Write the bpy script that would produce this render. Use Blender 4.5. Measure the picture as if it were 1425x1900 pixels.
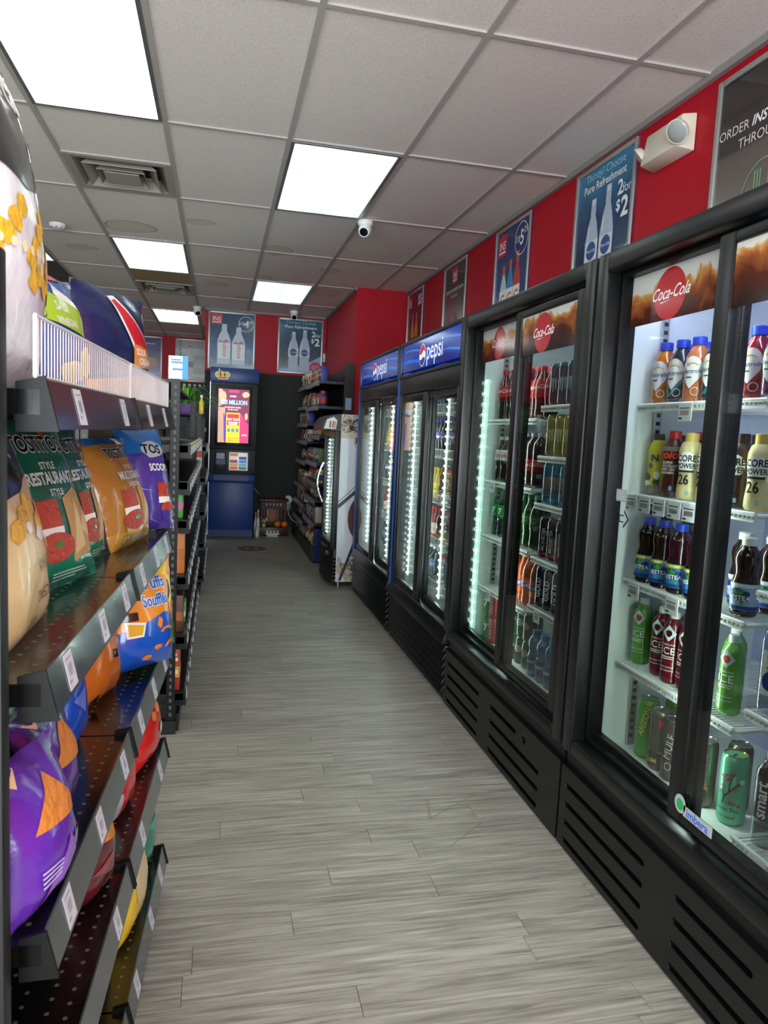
import bpy, bmesh, math, random
from mathutils import Vector, Matrix
for o in list(bpy.data.objects): bpy.data.objects.remove(o, do_unlink=True)
scene = bpy.context.scene
COL = scene.collection
random.seed(7)
# ------------------------------------------------------------------ camera (solved from the ceiling grid)
FPX = 1343.474
EYE = Vector((0, 0, 1.37))
_y, _p, _r = (math.radians(a) for a in (13.0758, -6.11776, 2.7783))
_f = Vector((math.sin(_y)*math.cos(_p), math.cos(_y)*math.cos(_p), math.sin(_p)))
_r0 = Vector((math.cos(_y), -math.sin(_y), 0)); _u0 = _r0.cross(_f)
CR = math.cos(_r)*_r0 + math.sin(_r)*_u0
CU = -math.sin(_r)*_r0 + math.cos(_r)*_u0
cam = bpy.data.cameras.new('camera'); camo = bpy.data.objects.new('camera', cam); COL.objects.link(camo)
m3 = Matrix((CR, CU, -_f)).transposed()
camo.matrix_world = Matrix.Translation(EYE) @ m3.to_4x4()
cam.sensor_fit = 'VERTICAL'; cam.sensor_height = 36.0; cam.lens = FPX/1900*36
cam.clip_start = .02
cam.dof.use_dof = True; cam.dof.focus_distance = 3.2; cam.dof.aperture_fstop = 14.0
scene.camera = camo
# ------------------------------------------------------------------ world and exposure
w = bpy.data.worlds.new('world'); scene.world = w; w.use_nodes = True
w.node_tree.nodes['Background'].inputs[0].default_value = (.75, .8, .85, 1)
w.node_tree.nodes['Background'].inputs[1].default_value = 13.0
vs = scene.view_settings
vs.view_transform = 'Standard'; vs.look = 'None'; vs.gamma = 1; vs.use_curve_mapping = False
vs.exposure = 0.36
LAMP = 4.2            # ceiling troffer strength
# ------------------------------------------------------------------ pixel -> place
def ray(px, py): return _f + CR*((px-712.5)/FPX) - CU*((py-950)/FPX)
def fx(px, py, X): d = ray(px, py); return EYE + d*((X-EYE.x)/d.x)
def fy(px, py, Y): d = ray(px, py); return EYE + d*((Y-EYE.y)/d.y)
def fz(px, py, Z): d = ray(px, py); return EYE + d*((Z-EYE.z)/d.z)
# ------------------------------------------------------------------ materials
def srgb(h):
    h = h.lstrip('#'); c = [int(h[i:i+2], 16)/255 for i in (0, 2, 4)]
    return tuple(((x/12.92) if x <= .04045 else ((x+.055)/1.055)**2.4) for x in c)+(1,)
MC = {}
def P(h, rough=.5, metal=0., coat=0., bump=None, emit=0., spec=.5, trans=0.):
    k = (h, rough, metal, coat, bump, emit, spec, trans)
    if k in MC: return MC[k]
    m = bpy.data.materials.new('mat_'+h.strip('#')); m.use_nodes = True
    nt = m.node_tree; b = nt.nodes['Principled BSDF']; c = srgb(h)
    b.inputs['Base Color'].default_value = c
    b.inputs['Roughness'].default_value = rough; b.inputs['Metallic'].default_value = metal
    b.inputs['Coat Weight'].default_value = coat; b.inputs['Coat Roughness'].default_value = .08
    b.inputs['Specular IOR Level'].default_value = spec
    if trans: b.inputs['Transmission Weight'].default_value = trans
    if emit:
        b.inputs['Emission Color'].default_value = c; b.inputs['Emission Strength'].default_value = emit
    if bump:
        tc = nt.nodes.new('ShaderNodeTexCoord'); n = nt.nodes.new('ShaderNodeTexNoise')
        n.inputs['Scale'].default_value = bump[0]; n.inputs['Detail'].default_value = 3
        bp = nt.nodes.new('ShaderNodeBump'); bp.inputs['Strength'].default_value = bump[1]; bp.inputs['Distance'].default_value = .01
        nt.links.new(tc.outputs['Object'], n.inputs['Vector']); nt.links.new(n.outputs['Fac'], bp.inputs['Height'])
        nt.links.new(bp.outputs['Normal'], b.inputs['Normal'])
    MC[k] = m; return m
def nodes(name):
    m = bpy.data.materials.new(name); m.use_nodes = True
    nt = m.node_tree; return m, nt, nt.nodes['Principled BSDF'], nt.nodes['Material Output']
def N(nt, t, **kw):
    n = nt.nodes.new(t)
    for k, v in kw.items():
        if k.startswith('i_'): n.inputs[k[2:].replace('_', ' ')].default_value = v
        else: setattr(n, k, v)
    return n
def ramp(nt, fac, stops, lnk):
    r = nt.nodes.new('ShaderNodeValToRGB'); e = r.color_ramp.elements
    while len(e) < len(stops): e.new(.5)
    for i, (p, c) in enumerate(stops): e[i].position = p; e[i].color = c
    lnk(fac, r.inputs[0]); return r.outputs[0]
def glass_mat(name, tint, refl=1.0, ior=1.5, rough=0.0):
    m, nt, b, out = nodes(name); nt.nodes.remove(b)
    t = N(nt, 'ShaderNodeBsdfTransparent'); t.inputs[0].default_value = tint
    g = N(nt, 'ShaderNodeBsdfGlossy'); g.inputs['Roughness'].default_value = rough; g.inputs[0].default_value = (1, 1, 1, 1)
    lw = N(nt, 'ShaderNodeLayerWeight'); lw.inputs[0].default_value = .5
    pw = N(nt, 'ShaderNodeMath', operation='POWER'); pw.inputs[1].default_value = 5.; nt.links.new(lw.outputs['Facing'], pw.inputs[0])
    fr = N(nt, 'ShaderNodeMath', operation='MULTIPLY_ADD'); fr.inputs[1].default_value = .9*refl; fr.inputs[2].default_value = .022*refl; nt.links.new(pw.outputs[0], fr.inputs[0])
    mx = N(nt, 'ShaderNodeMixShader')
    nt.links.new(fr.outputs[0], mx.inputs[0]); nt.links.new(t.outputs[0], mx.inputs[1]); nt.links.new(g.outputs[0], mx.inputs[2])
    nt.links.new(mx.outputs[0], out.inputs[0]); return m
def clear(h, a=.8):
    """clear coloured plastic: tinted see-through with a glossy skin"""
    k = ('clear', h, a)
    if k not in MC:
        c = srgb(h); MC[k] = glass_mat('clear_'+h.strip('#'), tuple(x*a for x in c[:3])+(1,), 2.5, 1.45, .04)
    return MC[k]
GLASS = glass_mat('door_glass', (.985, .995, .99, 1), .8, 1.5)
CHROME = P('#d8dadd', .18, 1.0)
ALU = P('#b9bbbc', .35, .9)
BLACKM = P('#070808', .36, spec=.35)            # cooler enamel
BLACKS = P('#060606', .35, spec=.35)            # shelving steel
WHITE = P('#eef2f0', .4)
WIRE = P('#e9ece8', .35)
TAGW = P('#e6e8ea', .5)
INK = P('#15161a', .6)
LED = P('#d9fff2', .5, emit=60.0)
LEDS = P('#c2f5e4', .5, emit=.7)
# ------------------------------------------------------------------ mesh helpers
ORG = {}
class MB:
    def __init__(s): s.v = []; s.f = []
    def add(s, vs, fs):
        n = len(s.v); s.v += [Vector(v) for v in vs]; s.f += [tuple(i+n for i in f) for f in fs]; return s
    def box(s, x0, x1, y0, y1, z0, z1):
        return s.add([(x, y, z) for z in (z0, z1) for y in (y0, y1) for x in (x0, x1)],
                     [(0, 2, 3, 1), (4, 5, 7, 6), (0, 1, 5, 4), (2, 6, 7, 3), (0, 4, 6, 2), (1, 3, 7, 5)])
    def hexa(s, bot, top):
        return s.add(list(bot)+list(top), [(3, 2, 1, 0), (4, 5, 6, 7)]+[(i, (i+1) % 4, 4+(i+1) % 4, 4+i) for i in range(4)])
    def cyl(s, a, b, r, n=12, r2=None):
        a, b = Vector(a), Vector(b); d = (b-a).normalized(); r2 = r if r2 is None else r2
        t = Vector((1, 0, 0)) if abs(d.x) < .8 else Vector((0, 1, 0)); p = d.cross(t).normalized(); q = d.cross(p)
        cs = [(math.cos(2*math.pi*i/n), math.sin(2*math.pi*i/n)) for i in range(n)]
        vs = [a+(p*c+q*k)*r for c, k in cs]+[b+(p*c+q*k)*r2 for c, k in cs]
        return s.add(vs, [(i, (i+1) % n, n+(i+1) % n, n+i) for i in range(n)]+[tuple(range(n-1, -1, -1)), tuple(range(n, 2*n))])
    def tube(s, pts, r, n=8):
        pts = [Vector(p) for p in pts]; rings = []
        up = None
        for i, p in enumerate(pts):
            d = (pts[min(i+1, len(pts)-1)]-pts[max(i-1, 0)]).normalized()
            if up is None: up = Vector((0, 0, 1)) if abs(d.z) < .9 else Vector((1, 0, 0))
            a = d.cross(up).normalized(); b = a.cross(d).normalized(); up = b
            rings.append([p+(a*math.cos(2*math.pi*k/n)+b*math.sin(2*math.pi*k/n))*r for k in range(n)])
        vs = [v for R in rings for v in R]; fs = []
        for i in range(len(rings)-1):
            for k in range(n): fs.append((i*n+k, i*n+(k+1) % n, (i+1)*n+(k+1) % n, (i+1)*n+k))
        fs += [tuple(range(n-1, -1, -1)), tuple((len(rings)-1)*n+k for k in range(n))]
        return s.add(vs, fs)
    def lathe(s, prof, n=18, c=(0, 0, 0), cap=True):
        vs = [(c[0]+r*math.cos(2*math.pi*k/n), c[1]+r*math.sin(2*math.pi*k/n), c[2]+z) for r, z in prof for k in range(n)]
        fs = [(i*n+k, i*n+(k+1) % n, (i+1)*n+(k+1) % n, (i+1)*n+k) for i in range(len(prof)-1) for k in range(n)]
        if cap: fs += [tuple(range(n-1, -1, -1)), tuple((len(prof)-1)*n+k for k in range(n))]
        return s.add(vs, fs)
    def prism(s, poly, fn, t):
        n = len(poly); vs = [fn(u, v, 0) for u, v in poly]+[fn(u, v, t) for u, v in poly]
        return s.add(vs, [tuple(range(n-1, -1, -1)), tuple(range(n, 2*n))]+[(i, (i+1) % n, n+(i+1) % n, n+i) for i in range(n)])
    def build(s, name, m, parent=None, smooth=None, bevel=0., norm=True):
        me = bpy.data.meshes.new(name); org = ORG.get(parent, Vector((0, 0, 0)))
        me.from_pydata([v-org for v in s.v], [], s.f)
        if norm or bevel:
            bm = bmesh.new(); bm.from_mesh(me)
            if norm: bmesh.ops.recalc_face_normals(bm, faces=bm.faces)
            if bevel:
                ed = [e for e in bm.edges if len(e.link_faces) == 2 and e.calc_face_angle(0) > .6]
                bmesh.ops.bevel(bm, geom=ed, offset=bevel, segments=2, affect='EDGES', profile=.5, clamp_overlap=True)
            bm.to_mesh(me); bm.free()
        if smooth or bevel:
            me.shade_smooth(); me.set_sharp_from_angle(angle=math.radians(smooth or 40))
        me.materials.append(m)
        return link(name, me, parent)
def link(name, me, parent=None):
    o = bpy.data.objects.new(name, me); COL.objects.link(o)
    if parent is not None: o.parent = parent; ORG[o] = ORG.get(parent, Vector((0, 0, 0)))
    else: ORG[o] = Vector((0, 0, 0))
    return o
def tag(o, label, cat, group=None):
    o['label'] = label; o['category'] = cat
    if group: o['group'] = group
    return o
def thing(name, label, cat, loc=(0, 0, 0), group=None, rotz=0.):
    o = bpy.data.objects.new(name, None); COL.objects.link(o); o.empty_display_size = .05
    o.location = loc; o.rotation_euler = (0, 0, rotz); ORG[o] = Vector(loc)
    return tag(o, label, cat, group)
def struct(o): o['kind'] = 'structure'; return o
def stuff(o): o['kind'] = 'stuff'; return o
USED = set()
def dup(root, loc, rotz=0., label=None, group=None, scale=None, order=None):
    """first use moves the template itself, later uses copy it with parts and sub-parts"""
    if root.name not in USED: USED.add(root.name); r = root
    else:
        r = root.copy(); COL.objects.link(r)
        for ch in list(root.children):
            c = ch.copy(); COL.objects.link(c); c.parent = r
            for g in list(ch.children): d = g.copy(); COL.objects.link(d); d.parent = c
    r.location = loc; r.rotation_euler = (0, 0, rotz)
    if scale: r.scale = (scale,)*3 if not isinstance(scale, tuple) else scale
    if label: r['label'] = label
    if group: r['group'] = group
    return r
def box(name, m, parent, *a, bevel=0.): return MB().box(*a).build(name, m, parent, bevel=bevel)
# ------------------------------------------------------------------ flat print: shapes and lettering laid on any surface fn(u,v,w)
TC = {}
def T(s, size=1., bold=0., shear=0., align='CENTER', sp=1.):
    k = (s, bold, shear, align, sp)
    if k not in TC:
        c = bpy.data.curves.new('t', 'FONT'); c.body = s; c.size = 1.; c.offset = bold; c.shear = shear; c.align_x = align
        c.space_character = sp; c.resolution_u = 3; c.fill_mode = 'FRONT'
        o = bpy.data.objects.new('t', c); COL.objects.link(o); bpy.context.view_layer.update()
        me = bpy.data.meshes.new_from_object(o)
        TC[k] = ([(v.co.x, v.co.y) for v in me.vertices], [tuple(p.vertices) for p in me.polygons])
        bpy.data.objects.remove(o); bpy.data.curves.remove(c); bpy.data.meshes.remove(me)
    return TC[k]
def rect(u0, v0, u1, v1): return [(u0, v0), (u1, v0), (u1, v1), (u0, v1)]
def ell(u, v, a, b, n=28, t0=0., t1=360.): return [(u+a*math.cos(math.radians(t0+(t1-t0)*i/n)), v+b*math.sin(math.radians(t0+(t1-t0)*i/n))) for i in range(n if t1-t0 == 360 else n+1)]
def bottle2d(u, v, w, h):
    p = [(0, .5), (.0, .5), (.02, .5), (.32, .46), (.36, .5), (.58, .5), (.74, .34), (.84, .18), (.86, .2), (1, .18)]
    R = [(u+w*r, v+h*z) for z, r in p]; return R+[(u-w*r, v+h*z) for z, r in reversed(p)]
def ring(u, v, a, b, th, n=32):
    return [ell(u, v, a, b, n), ell(u, v, a-th, b-th, n)]
def blob(u, v, a, b, seed, n=18, j=.25):
    R = random.Random(seed); return [(u+a*math.cos(2*math.pi*i/n)*(1-j*R.random()), v+b*math.sin(2*math.pi*i/n)*(1-j*R.random())) for i in range(n)]
APART = {'headline', 'bottle_shine', 'bottle_badge', 'bottle_print', 'label_print', 'cap_print', 'leaf_ground', 'screen_art', 'popcorn', 'puff_print', 'mark', 'facet', 'chip_print', 'band', 'kernel', 'bar_print'}   # printed pieces one can tell apart
def prints(parent, fn, items, w=.0006, dw=.00025, step=None):
    """items: (part name, material, [shapes]); shape = polygon | ('ring', outer, inner) | ('t', text, u, v, size, {opts})"""
    out = []
    for i, name, m, shapes in [(i, n, m, s) for i, (n, m, sh) in enumerate(items) for s in ([[q] for q in sh] if n in APART else [sh])]:
        bm = bmesh.new()
        for sh in shapes:
            if sh[0] == 't':
                o = dict(sh[5]) if len(sh) > 5 else {}
                rot = math.radians(o.pop('rot', 0)); sx = o.pop('sx', 1.)
                vs, fs = T(sh[1], **o); z = sh[4]; c, k = math.cos(rot), math.sin(rot)
                bv = [bm.verts.new((sh[2]+(x*sx*c-y*k)*z, sh[3]+(x*sx*k+y*c)*z, 0)) for x, y in vs]
                for f in fs:
                    try: bm.faces.new([bv[j] for j in f])
                    except ValueError: pass
            elif sh[0] == 'ring':
                a = [bm.verts.new((x, y, 0)) for x, y in sh[1]]; b = [bm.verts.new((x, y, 0)) for x, y in sh[2]]; n = len(a)
                for j in range(n): bm.faces.new((a[j], a[(j+1) % n], b[(j+1) % n], b[j]))
            else:
                bv = [bm.verts.new((x, y, 0)) for x, y in sh]
                bm.faces.new(bv)
        bmesh.ops.triangulate(bm, faces=bm.faces)
        if step and bm.verts:
            us = [v.co.x for v in bm.verts]; vv = [v.co.y for v in bm.verts]
            for ax, lo, hi in ((0, min(us), max(us)), (1, min(vv), max(vv))):
                x = math.ceil(lo/step)*step
                while x < hi:
                    no = Vector((1, 0, 0)) if ax == 0 else Vector((0, 1, 0))
                    bmesh.ops.bisect_plane(bm, geom=bm.verts[:]+bm.edges[:]+bm.faces[:], plane_co=no*x, plane_no=no, dist=1e-6)
                    x += step
        org = ORG.get(parent, Vector((0, 0, 0)))
        for v in bm.verts: v.co = Vector(fn(v.co.x, v.co.y, w+dw*i))-org
        me = bpy.data.meshes.new(name); bm.to_mesh(me); bm.free()
        if step: me.shade_smooth()
        me.materials.append(m); out.append(link(name, me, parent))
    return out
# ================================================================== THE SETTING
XW, YB, YF, XL, YN, HC = 1.873, 9.60, 13.0, -4.2, -2.2, 2.84
# ---- materials of the shell
def mat_plank():
    m, nt, b, out = nodes('vinyl_plank'); L = nt.links.new
    tc = N(nt, 'ShaderNodeTexCoord'); oi = N(nt, 'ShaderNodeObjectInfo'); ge = N(nt, 'ShaderNodeNewGeometry')
    add = N(nt, 'ShaderNodeMath', operation='ADD'); L(oi.outputs['Random'], add.inputs[0]); L(ge.outputs['Random Per Island'], add.inputs[1])
    fr = N(nt, 'ShaderNodeMath', operation='FRACT'); L(add.outputs[0], fr.inputs[0])
    mul = N(nt, 'ShaderNodeMath', operation='MULTIPLY'); mul.inputs[1].default_value = 37.; L(fr.outputs[0], mul.inputs[0])
    cb = N(nt, 'ShaderNodeCombineXYZ'); L(mul.outputs[0], cb.inputs[0]); L(mul.outputs[0], cb.inputs[2])
    va = N(nt, 'ShaderNodeVectorMath', operation='ADD'); L(ge.outputs['Position'], va.inputs[0]); L(cb.outputs[0], va.inputs[1])
    mp = N(nt, 'ShaderNodeMapping'); mp.inputs['Scale'].default_value = (2.2, 55, 1); L(va.outputs[0], mp.inputs[0])
    n1 = N(nt, 'ShaderNodeTexNoise', i_Scale=1.6, i_Detail=7., i_Roughness=.65, i_Distortion=.6); L(mp.outputs[0], n1.inputs['Vector'])
    mp2 = N(nt, 'ShaderNodeMapping'); mp2.inputs['Scale'].default_value = (.9, 9, 1); L(va.outputs[0], mp2.inputs[0])
    n2 = N(nt, 'ShaderNodeTexNoise', i_Scale=2.2, i_Detail=4., i_Distortion=1.6); L(mp2.outputs[0], n2.inputs['Vector'])
    c1 = ramp(nt, n1.outputs['Fac'], [(.28, srgb('#68635b')), (.50, srgb('#999389')), (.74, srgb('#b9b3a9'))], L)
    c2 = ramp(nt, n2.outputs['Fac'], [(.28, (.62, .62, .62, 1)), (.62, (1.0, 1.0, 1.0, 1))], L)
    mx = N(nt, 'ShaderNodeMix', data_type='RGBA', blend_type='MULTIPLY'); mx.inputs[0].default_value = .75; L(c1, mx.inputs[6]); L(c2, mx.inputs[7])
    hs = N(nt, 'ShaderNodeHueSaturation'); L(mx.outputs[2], hs.inputs['Color'])
    mr = N(nt, 'ShaderNodeMapRange'); mr.inputs[3].default_value = .93; mr.inputs[4].default_value = 1.07; L(fr.outputs[0], mr.inputs[0]); L(mr.outputs[0], hs.inputs['Value'])
    L(hs.outputs[0], b.inputs['Base Color'])
    b.inputs['Roughness'].default_value = .42
    bp = N(nt, 'ShaderNodeBump', i_Strength=.25, i_Distance=.002); L(n1.outputs['Fac'], bp.inputs['Height']); L(bp.outputs[0], b.inputs['Normal'])
    return m
def mat_tile(stain=None):
    m, nt, b, out = nodes('ceiling_tile_face'); L = nt.links.new
    ge = N(nt, 'ShaderNodeNewGeometry')
    n = N(nt, 'ShaderNodeTexNoise', i_Scale=210., i_Detail=2.); L(ge.outputs['Position'], n.inputs['Vector'])
    v = N(nt, 'ShaderNodeTexVoronoi', i_Scale=170.); L(ge.outputs['Position'], v.inputs['Vector'])
    c = ramp(nt, n.outputs['Fac'], [(.3, srgb('#d6cdc8')), (.5, srgb('#ece2dd')), (.8, srgb('#f2eae6'))], L)
    col = c
    L(col, b.inputs['Base Color']); b.inputs['Roughness'].default_value = .95; b.inputs['Specular IOR Level'].default_value = .1
    bp = N(nt, 'ShaderNodeBump', i_Strength=.3, i_Distance=.003); L(n.outputs['Fac'], bp.inputs['Height']); L(bp.outputs[0], b.inputs['Normal'])
    return m
def mat_wall(h, name, rough=.55, sc=60.):
    m, nt, b, out = nodes(name); L = nt.links.new
    ge = N(nt, 'ShaderNodeNewGeometry'); n = N(nt, 'ShaderNodeTexNoise', i_Scale=sc, i_Detail=4.); L(ge.outputs['Position'], n.inputs['Vector'])
    n2 = N(nt, 'ShaderNodeTexNoise', i_Scale=1.7, i_Detail=2.); L(ge.outputs['Position'], n2.inputs['Vector'])
    c = srgb(h); lo = tuple(x*.88 for x in c[:3])+(1,)
    L(ramp(nt, n2.outputs['Fac'], [(.35, lo), (.65, c)], L), b.inputs['Base Color']); b.inputs['Roughness'].default_value = rough; b.inputs['Specular IOR Level'].default_value = .25
    bp = N(nt, 'ShaderNodeBump', i_Strength=.12, i_Distance=.004); L(n.outputs['Fac'], bp.inputs['Height']); L(bp.outputs[0], b.inputs['Normal'])
    return m
PLANK, TILE = mat_plank(), mat_tile()
RED = mat_wall('#b50b22', 'red_paint', .5); CHAR = mat_wall('#2b2d2c', 'charcoal_paint', .6); BEIGE = mat_wall('#b9b6b0', 'plain_paint')
TBAR = P('#b3aca8', .55)
# ---- floor with planks
floor = struct(box('floor', P('#857e73', .7), None, XL-.1, XW+.1, YN-.1, YF+.1, -.08, -.004))
floor['label'] = 'grey-beige wood-look vinyl plank floor of the aisle'
PW, PL = .1016, .914
pm = {}
def plank(x0, x1, y0, parent):
    n = round((x1-x0)*1000)
    if n not in pm:
        g = .0004; mb = MB(); a, b, c, d = -(x1-x0)/2+g, (x1-x0)/2-g, g, PW-g
        mb.hexa([(a, c, -.004), (b, c, -.004), (b, d, -.004), (a, d, -.004)], [(a+.0006, c+.0006, 0), (b-.0006, c+.0006, 0), (b-.0006, d-.0006, 0), (a+.0006, d-.0006, 0)])
        o = mb.build('plank', PLANK, floor); pm[n] = o.data
    else: o = link('plank', pm[n], floor)
    o.location = ((x0+x1)/2, y0, 0); return o
rr = random.Random(3)
yy = .82; rows = []
while yy < YF: rows.append(yy); yy += PW
near = [y for y in rows if y < 4.75]; starts = {}
for y in near:
    off = -.75-rr.random()*.85; x = off; first = None
    while x < 1.35:
        x1 = x+PL
        if x1 > -.65:
            if first is None: first = x
            plank(x, x1, y, floor)
        x = x1
    starts[round(y, 3)] = first
far = MB()
for y in rows:
    lo, hi = ((-.75, 1.9) if y >= 4.75 else (0, 0))
    if y < 4.75: continue
    x = -1.6-rr.random()*.9; starts[round(y, 3)] = x
    while x < 1.87:
        far.box(x+.0007, min(x+PL, 1.87)-.0007, y+.0007, y+PW-.0007, -.004, 0); x += PL
stuff(far.build('plank_field', PLANK, floor))
sd = MB()
y = YN
while y < .82-PW:
    sd.box(XL, 1.87, y+.0007, y+PW-.0007, -.004, 0); y += PW
y = .82
while y < YF:
    sd.box(XL, starts.get(round(y, 3), -2.55), y+.0007, y+PW-.0007, -.004, 0); y += PW
stuff(sd.build('plank_border', PLANK, floor))
# scuffs and the worn floor decal
def ffl(u, v, w): return (u, v, w)
def scuff(a, b): p, q = fz(*a, 0), fz(*b, 0); d = (q-p).normalized(); n = Vector((-d.y, d.x, 0))*.0012; return [(p+n)[:2], (q+n)[:2], (q-n)[:2], (p-n)[:2]]
prints(floor, ffl, [('scuff_mark', P('#6a635a', .6), [scuff((839, 1568), (893, 1527)), (scuff((790, 1483), (797, 1520))), scuff((794, 1483), (800, 1520)), scuff((800, 1518), (880, 1474))])], .0004)
fd = thing('floor_decal', 'worn round red sticker on the floor in front of the blue lottery kiosk', 'sticker', (.40, 8.30, 0))
MB().lathe([(.165, 0), (.165, .0008)], 36, (.40, 8.30, .0002)).build('sticker', P('#5d4a44', .6), fd)
prints(fd, lambda u, v, w: (.40+u, 8.30+v, .0011+w), [('ring_print', P('#7c3f3a', .6), [('ring',)+tuple(ring(0, 0, .155, .155, .02))]), ('footprint', P('#8d7d75', .6), [ell(-.05, 0, .03, .08), ell(.05, 0, .03, .08)])])
# ---- walls
w_r = struct(box('wall_right', RED, None, XW, XW+.12, YN, YB, 0, HC+.1))
bump = struct(box('wall_right_column', RED, None, 1.34, XW, 7.47, YB, 0, HC+.02))
w_b = struct(box('wall_back', RED, None, -.19, XW+.12, YB, YB+.12, 2.075, HC+.1))
struct(box('wall_back_lower', CHAR, None, -.19, XW+.12, YB, YB+.12, 0, 2.075))
struct(box('wall_return', RED, None, -.19, -.07, YB+.12, YF, 2.075, HC+.1))
struct(box('wall_return_lower', CHAR, None, -.19, -.07, YB+.12, YF, 0, 2.075))
struct(box('wall_far', RED, None, XL, -.07, YF, YF+.12, 2.09, HC+.1))
struct(box('wall_far_lower', P('#141414', .6), None, XL, -.07, YF, YF+.12, 0, 2.09))
struct(box('wall_left', BEIGE, None, XL-.12, XL, YN, YF, 0, HC+.1))
# shop front behind the camera: low wall, piers, tall panes added to let in daylight
struct(box('wall_front', BEIGE, None, XL-.12, XW+.12, YN-.12, YN, 0, .45)); struct(box('wall_front_head', BEIGE, None, XL-.12, XW+.12, YN-.12, YN, 2.62, HC+.1))
for k, (q0, q1) in enumerate(((-4.2, -4.0), (-2.1, -1.95), (-.05, .1), (1.68, XW))): struct(box('wall_front_pier', BEIGE, None, q0, q1, YN-.12, YN, .45, 2.62))
for k, (q0, q1) in enumerate(((-4.0, -2.1), (-1.95, -.05), (.1, 1.68))):
    wi = thing('added_window_%d' % (k+1), 'added shop front window behind the camera', 'window', ((q0+q1)/2, YN-.06, .45)); del wi['category']; del wi['label']; struct(wi)
    box('pane', GLASS, wi, q0, q1, YN-.063, YN-.057, .45, 2.62)
    for e in ((q0, q0+.05, .45, 2.62), (q1-.05, q1, .45, 2.62), (q0+.05, q1-.05, .45, .5), (q0+.05, q1-.05, 2.57, 2.62)): box('frame', ALU, wi, e[0], e[1], YN-.09, YN-.03, e[2], e[3])
    pl = bpy.data.lights.new('added_window_portal', 'AREA'); pl.shape = 'RECTANGLE'; pl.size = q1-q0; pl.size_y = 2.17; pl.cycles.is_portal = True
    po = bpy.data.objects.new('added_window_portal', pl); COL.objects.link(po); po.location = ((q0+q1)/2, YN-.11, 1.535); po.rotation_euler = (math.radians(90), 0, 0)
struct(box('trim_1', P('#8f8985', .6), None, XW-.022, XW, YN, 7.47, HC-.024, HC+.004))
struct(box('trim_2', P('#8f8985', .6), None, 1.318, 1.34, 7.45, YB-.024, HC-.024, HC+.004))
struct(box('trim_3', P('#8f8985', .6), None, -.19, 1.34, YB-.022, YB, HC-.024, HC+.004))
struct(box('baseboard_back', P('#141515', .5), None, .46, 1.34, YB-.012, YB, 0, .09))
# ---- ceiling: slab above, grid of tees, tiles laid in
ceil = struct(box('ceiling', P('#8c8884', .9), None, XL-.1, XW+.1, YN-.1, YF+.1, HC+.10, HC+.16))
ceil['label'] = 'suspended ceiling of speckled off-white tiles in a grey grid'
GX = [.3185+.61*i for i in range(-8, 3)]; GY = [3.9013+1.22*j for j in range(-5, 8)]
lights = {(-2, -1), (0, 0), (-2, 2), (0, 3), (-2, 5), (-4, 2), (0, -3), (-2, -4), (-4, -1), (-4, -4), (-6, 1), (-6, -2), (-6, 4), (-4, 5)}
halves = {(-2, 0), (-2, 3)}; dark = {(-4, 3)}
tm = {}
def tile(x0, x1, y0, y1, m=None):
    k = (round(x1-x0, 3), round(y1-y0, 3))
    if k not in tm:
        o = MB().box(-(x1-x0)/2, (x1-x0)/2, -(y1-y0)/2, (y1-y0)/2, 0, .016).build('tile', TILE, ceil, bevel=0); tm[k] = o.data
    else: o = link('tile', tm[k], ceil)
    o.location = ((x0+x1)/2, (y0+y1)/2, HC+.006); return o
def bar(name, x0, x1, y0, y1): return box(name, TBAR, ceil, x0, x1, y0, y1, HC-.002, HC+.006)
for i in range(-8, 3):
    x0 = .3185+.61*i; x1 = min(x0+.61, XW)
    if x1 < XL: continue
    x0 = max(x0, XL)
    for j in range(-5, 8):
        y0, y1 = 3.9013+1.22*j, 3.9013+1.22*(j+1); y0, y1 = max(y0, YN), min(y1, YF)
        if y1-y0 < .05: continue
        if (i, j) in lights or (i, j) in dark: continue
        if i >= 2 and y0 > 7.3: continue
        if x0 > -.2 and y0 > YB-.01: continue
        if x0 > -.2: y1 = min(y1, YB)
        if (i, j) in halves: tile(x0+.003, x1-.003, y0+.003, y0+.607)
        else: tile(x0+.003, x1-.003, y0+.003, y1-.003)
for x in GX:
    if XL < x < XW: bar('tee_main', x-.012, x+.012, YN, 9.6 if x > -.2 else YF)
for i in range(-8, 3):
    x0 = max(.3185+.61*i+.012, XL); x1 = min(.3185+.61*(i+1)-.012, XW-.02)
    if x1 < XL: continue
    for j in range(-5, 8):
        y = 3.9013+1.22*j
        if YN < y < (9.6 if x0 > -.2 else YF) and not (i >= 2 and y > 7.4): bar('tee_cross', x0, x1, y-.012, y+.012)
    for (a, b) in halves:
        if a == i: y = 3.9013+1.22*b+.61; bar('tee_cross', x0, x1, y-.012, y+.012)
# dark opening where a tile is missing
for (i, j) in dark:
    x0, y0 = .3185+.61*i, 3.9013+1.22*j
    box('dark_panel', P('#5c5652', .8), ceil, x0+.012, x0+.598, y0+.012, y0+1.208, HC+.03, HC+.04)
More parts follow.
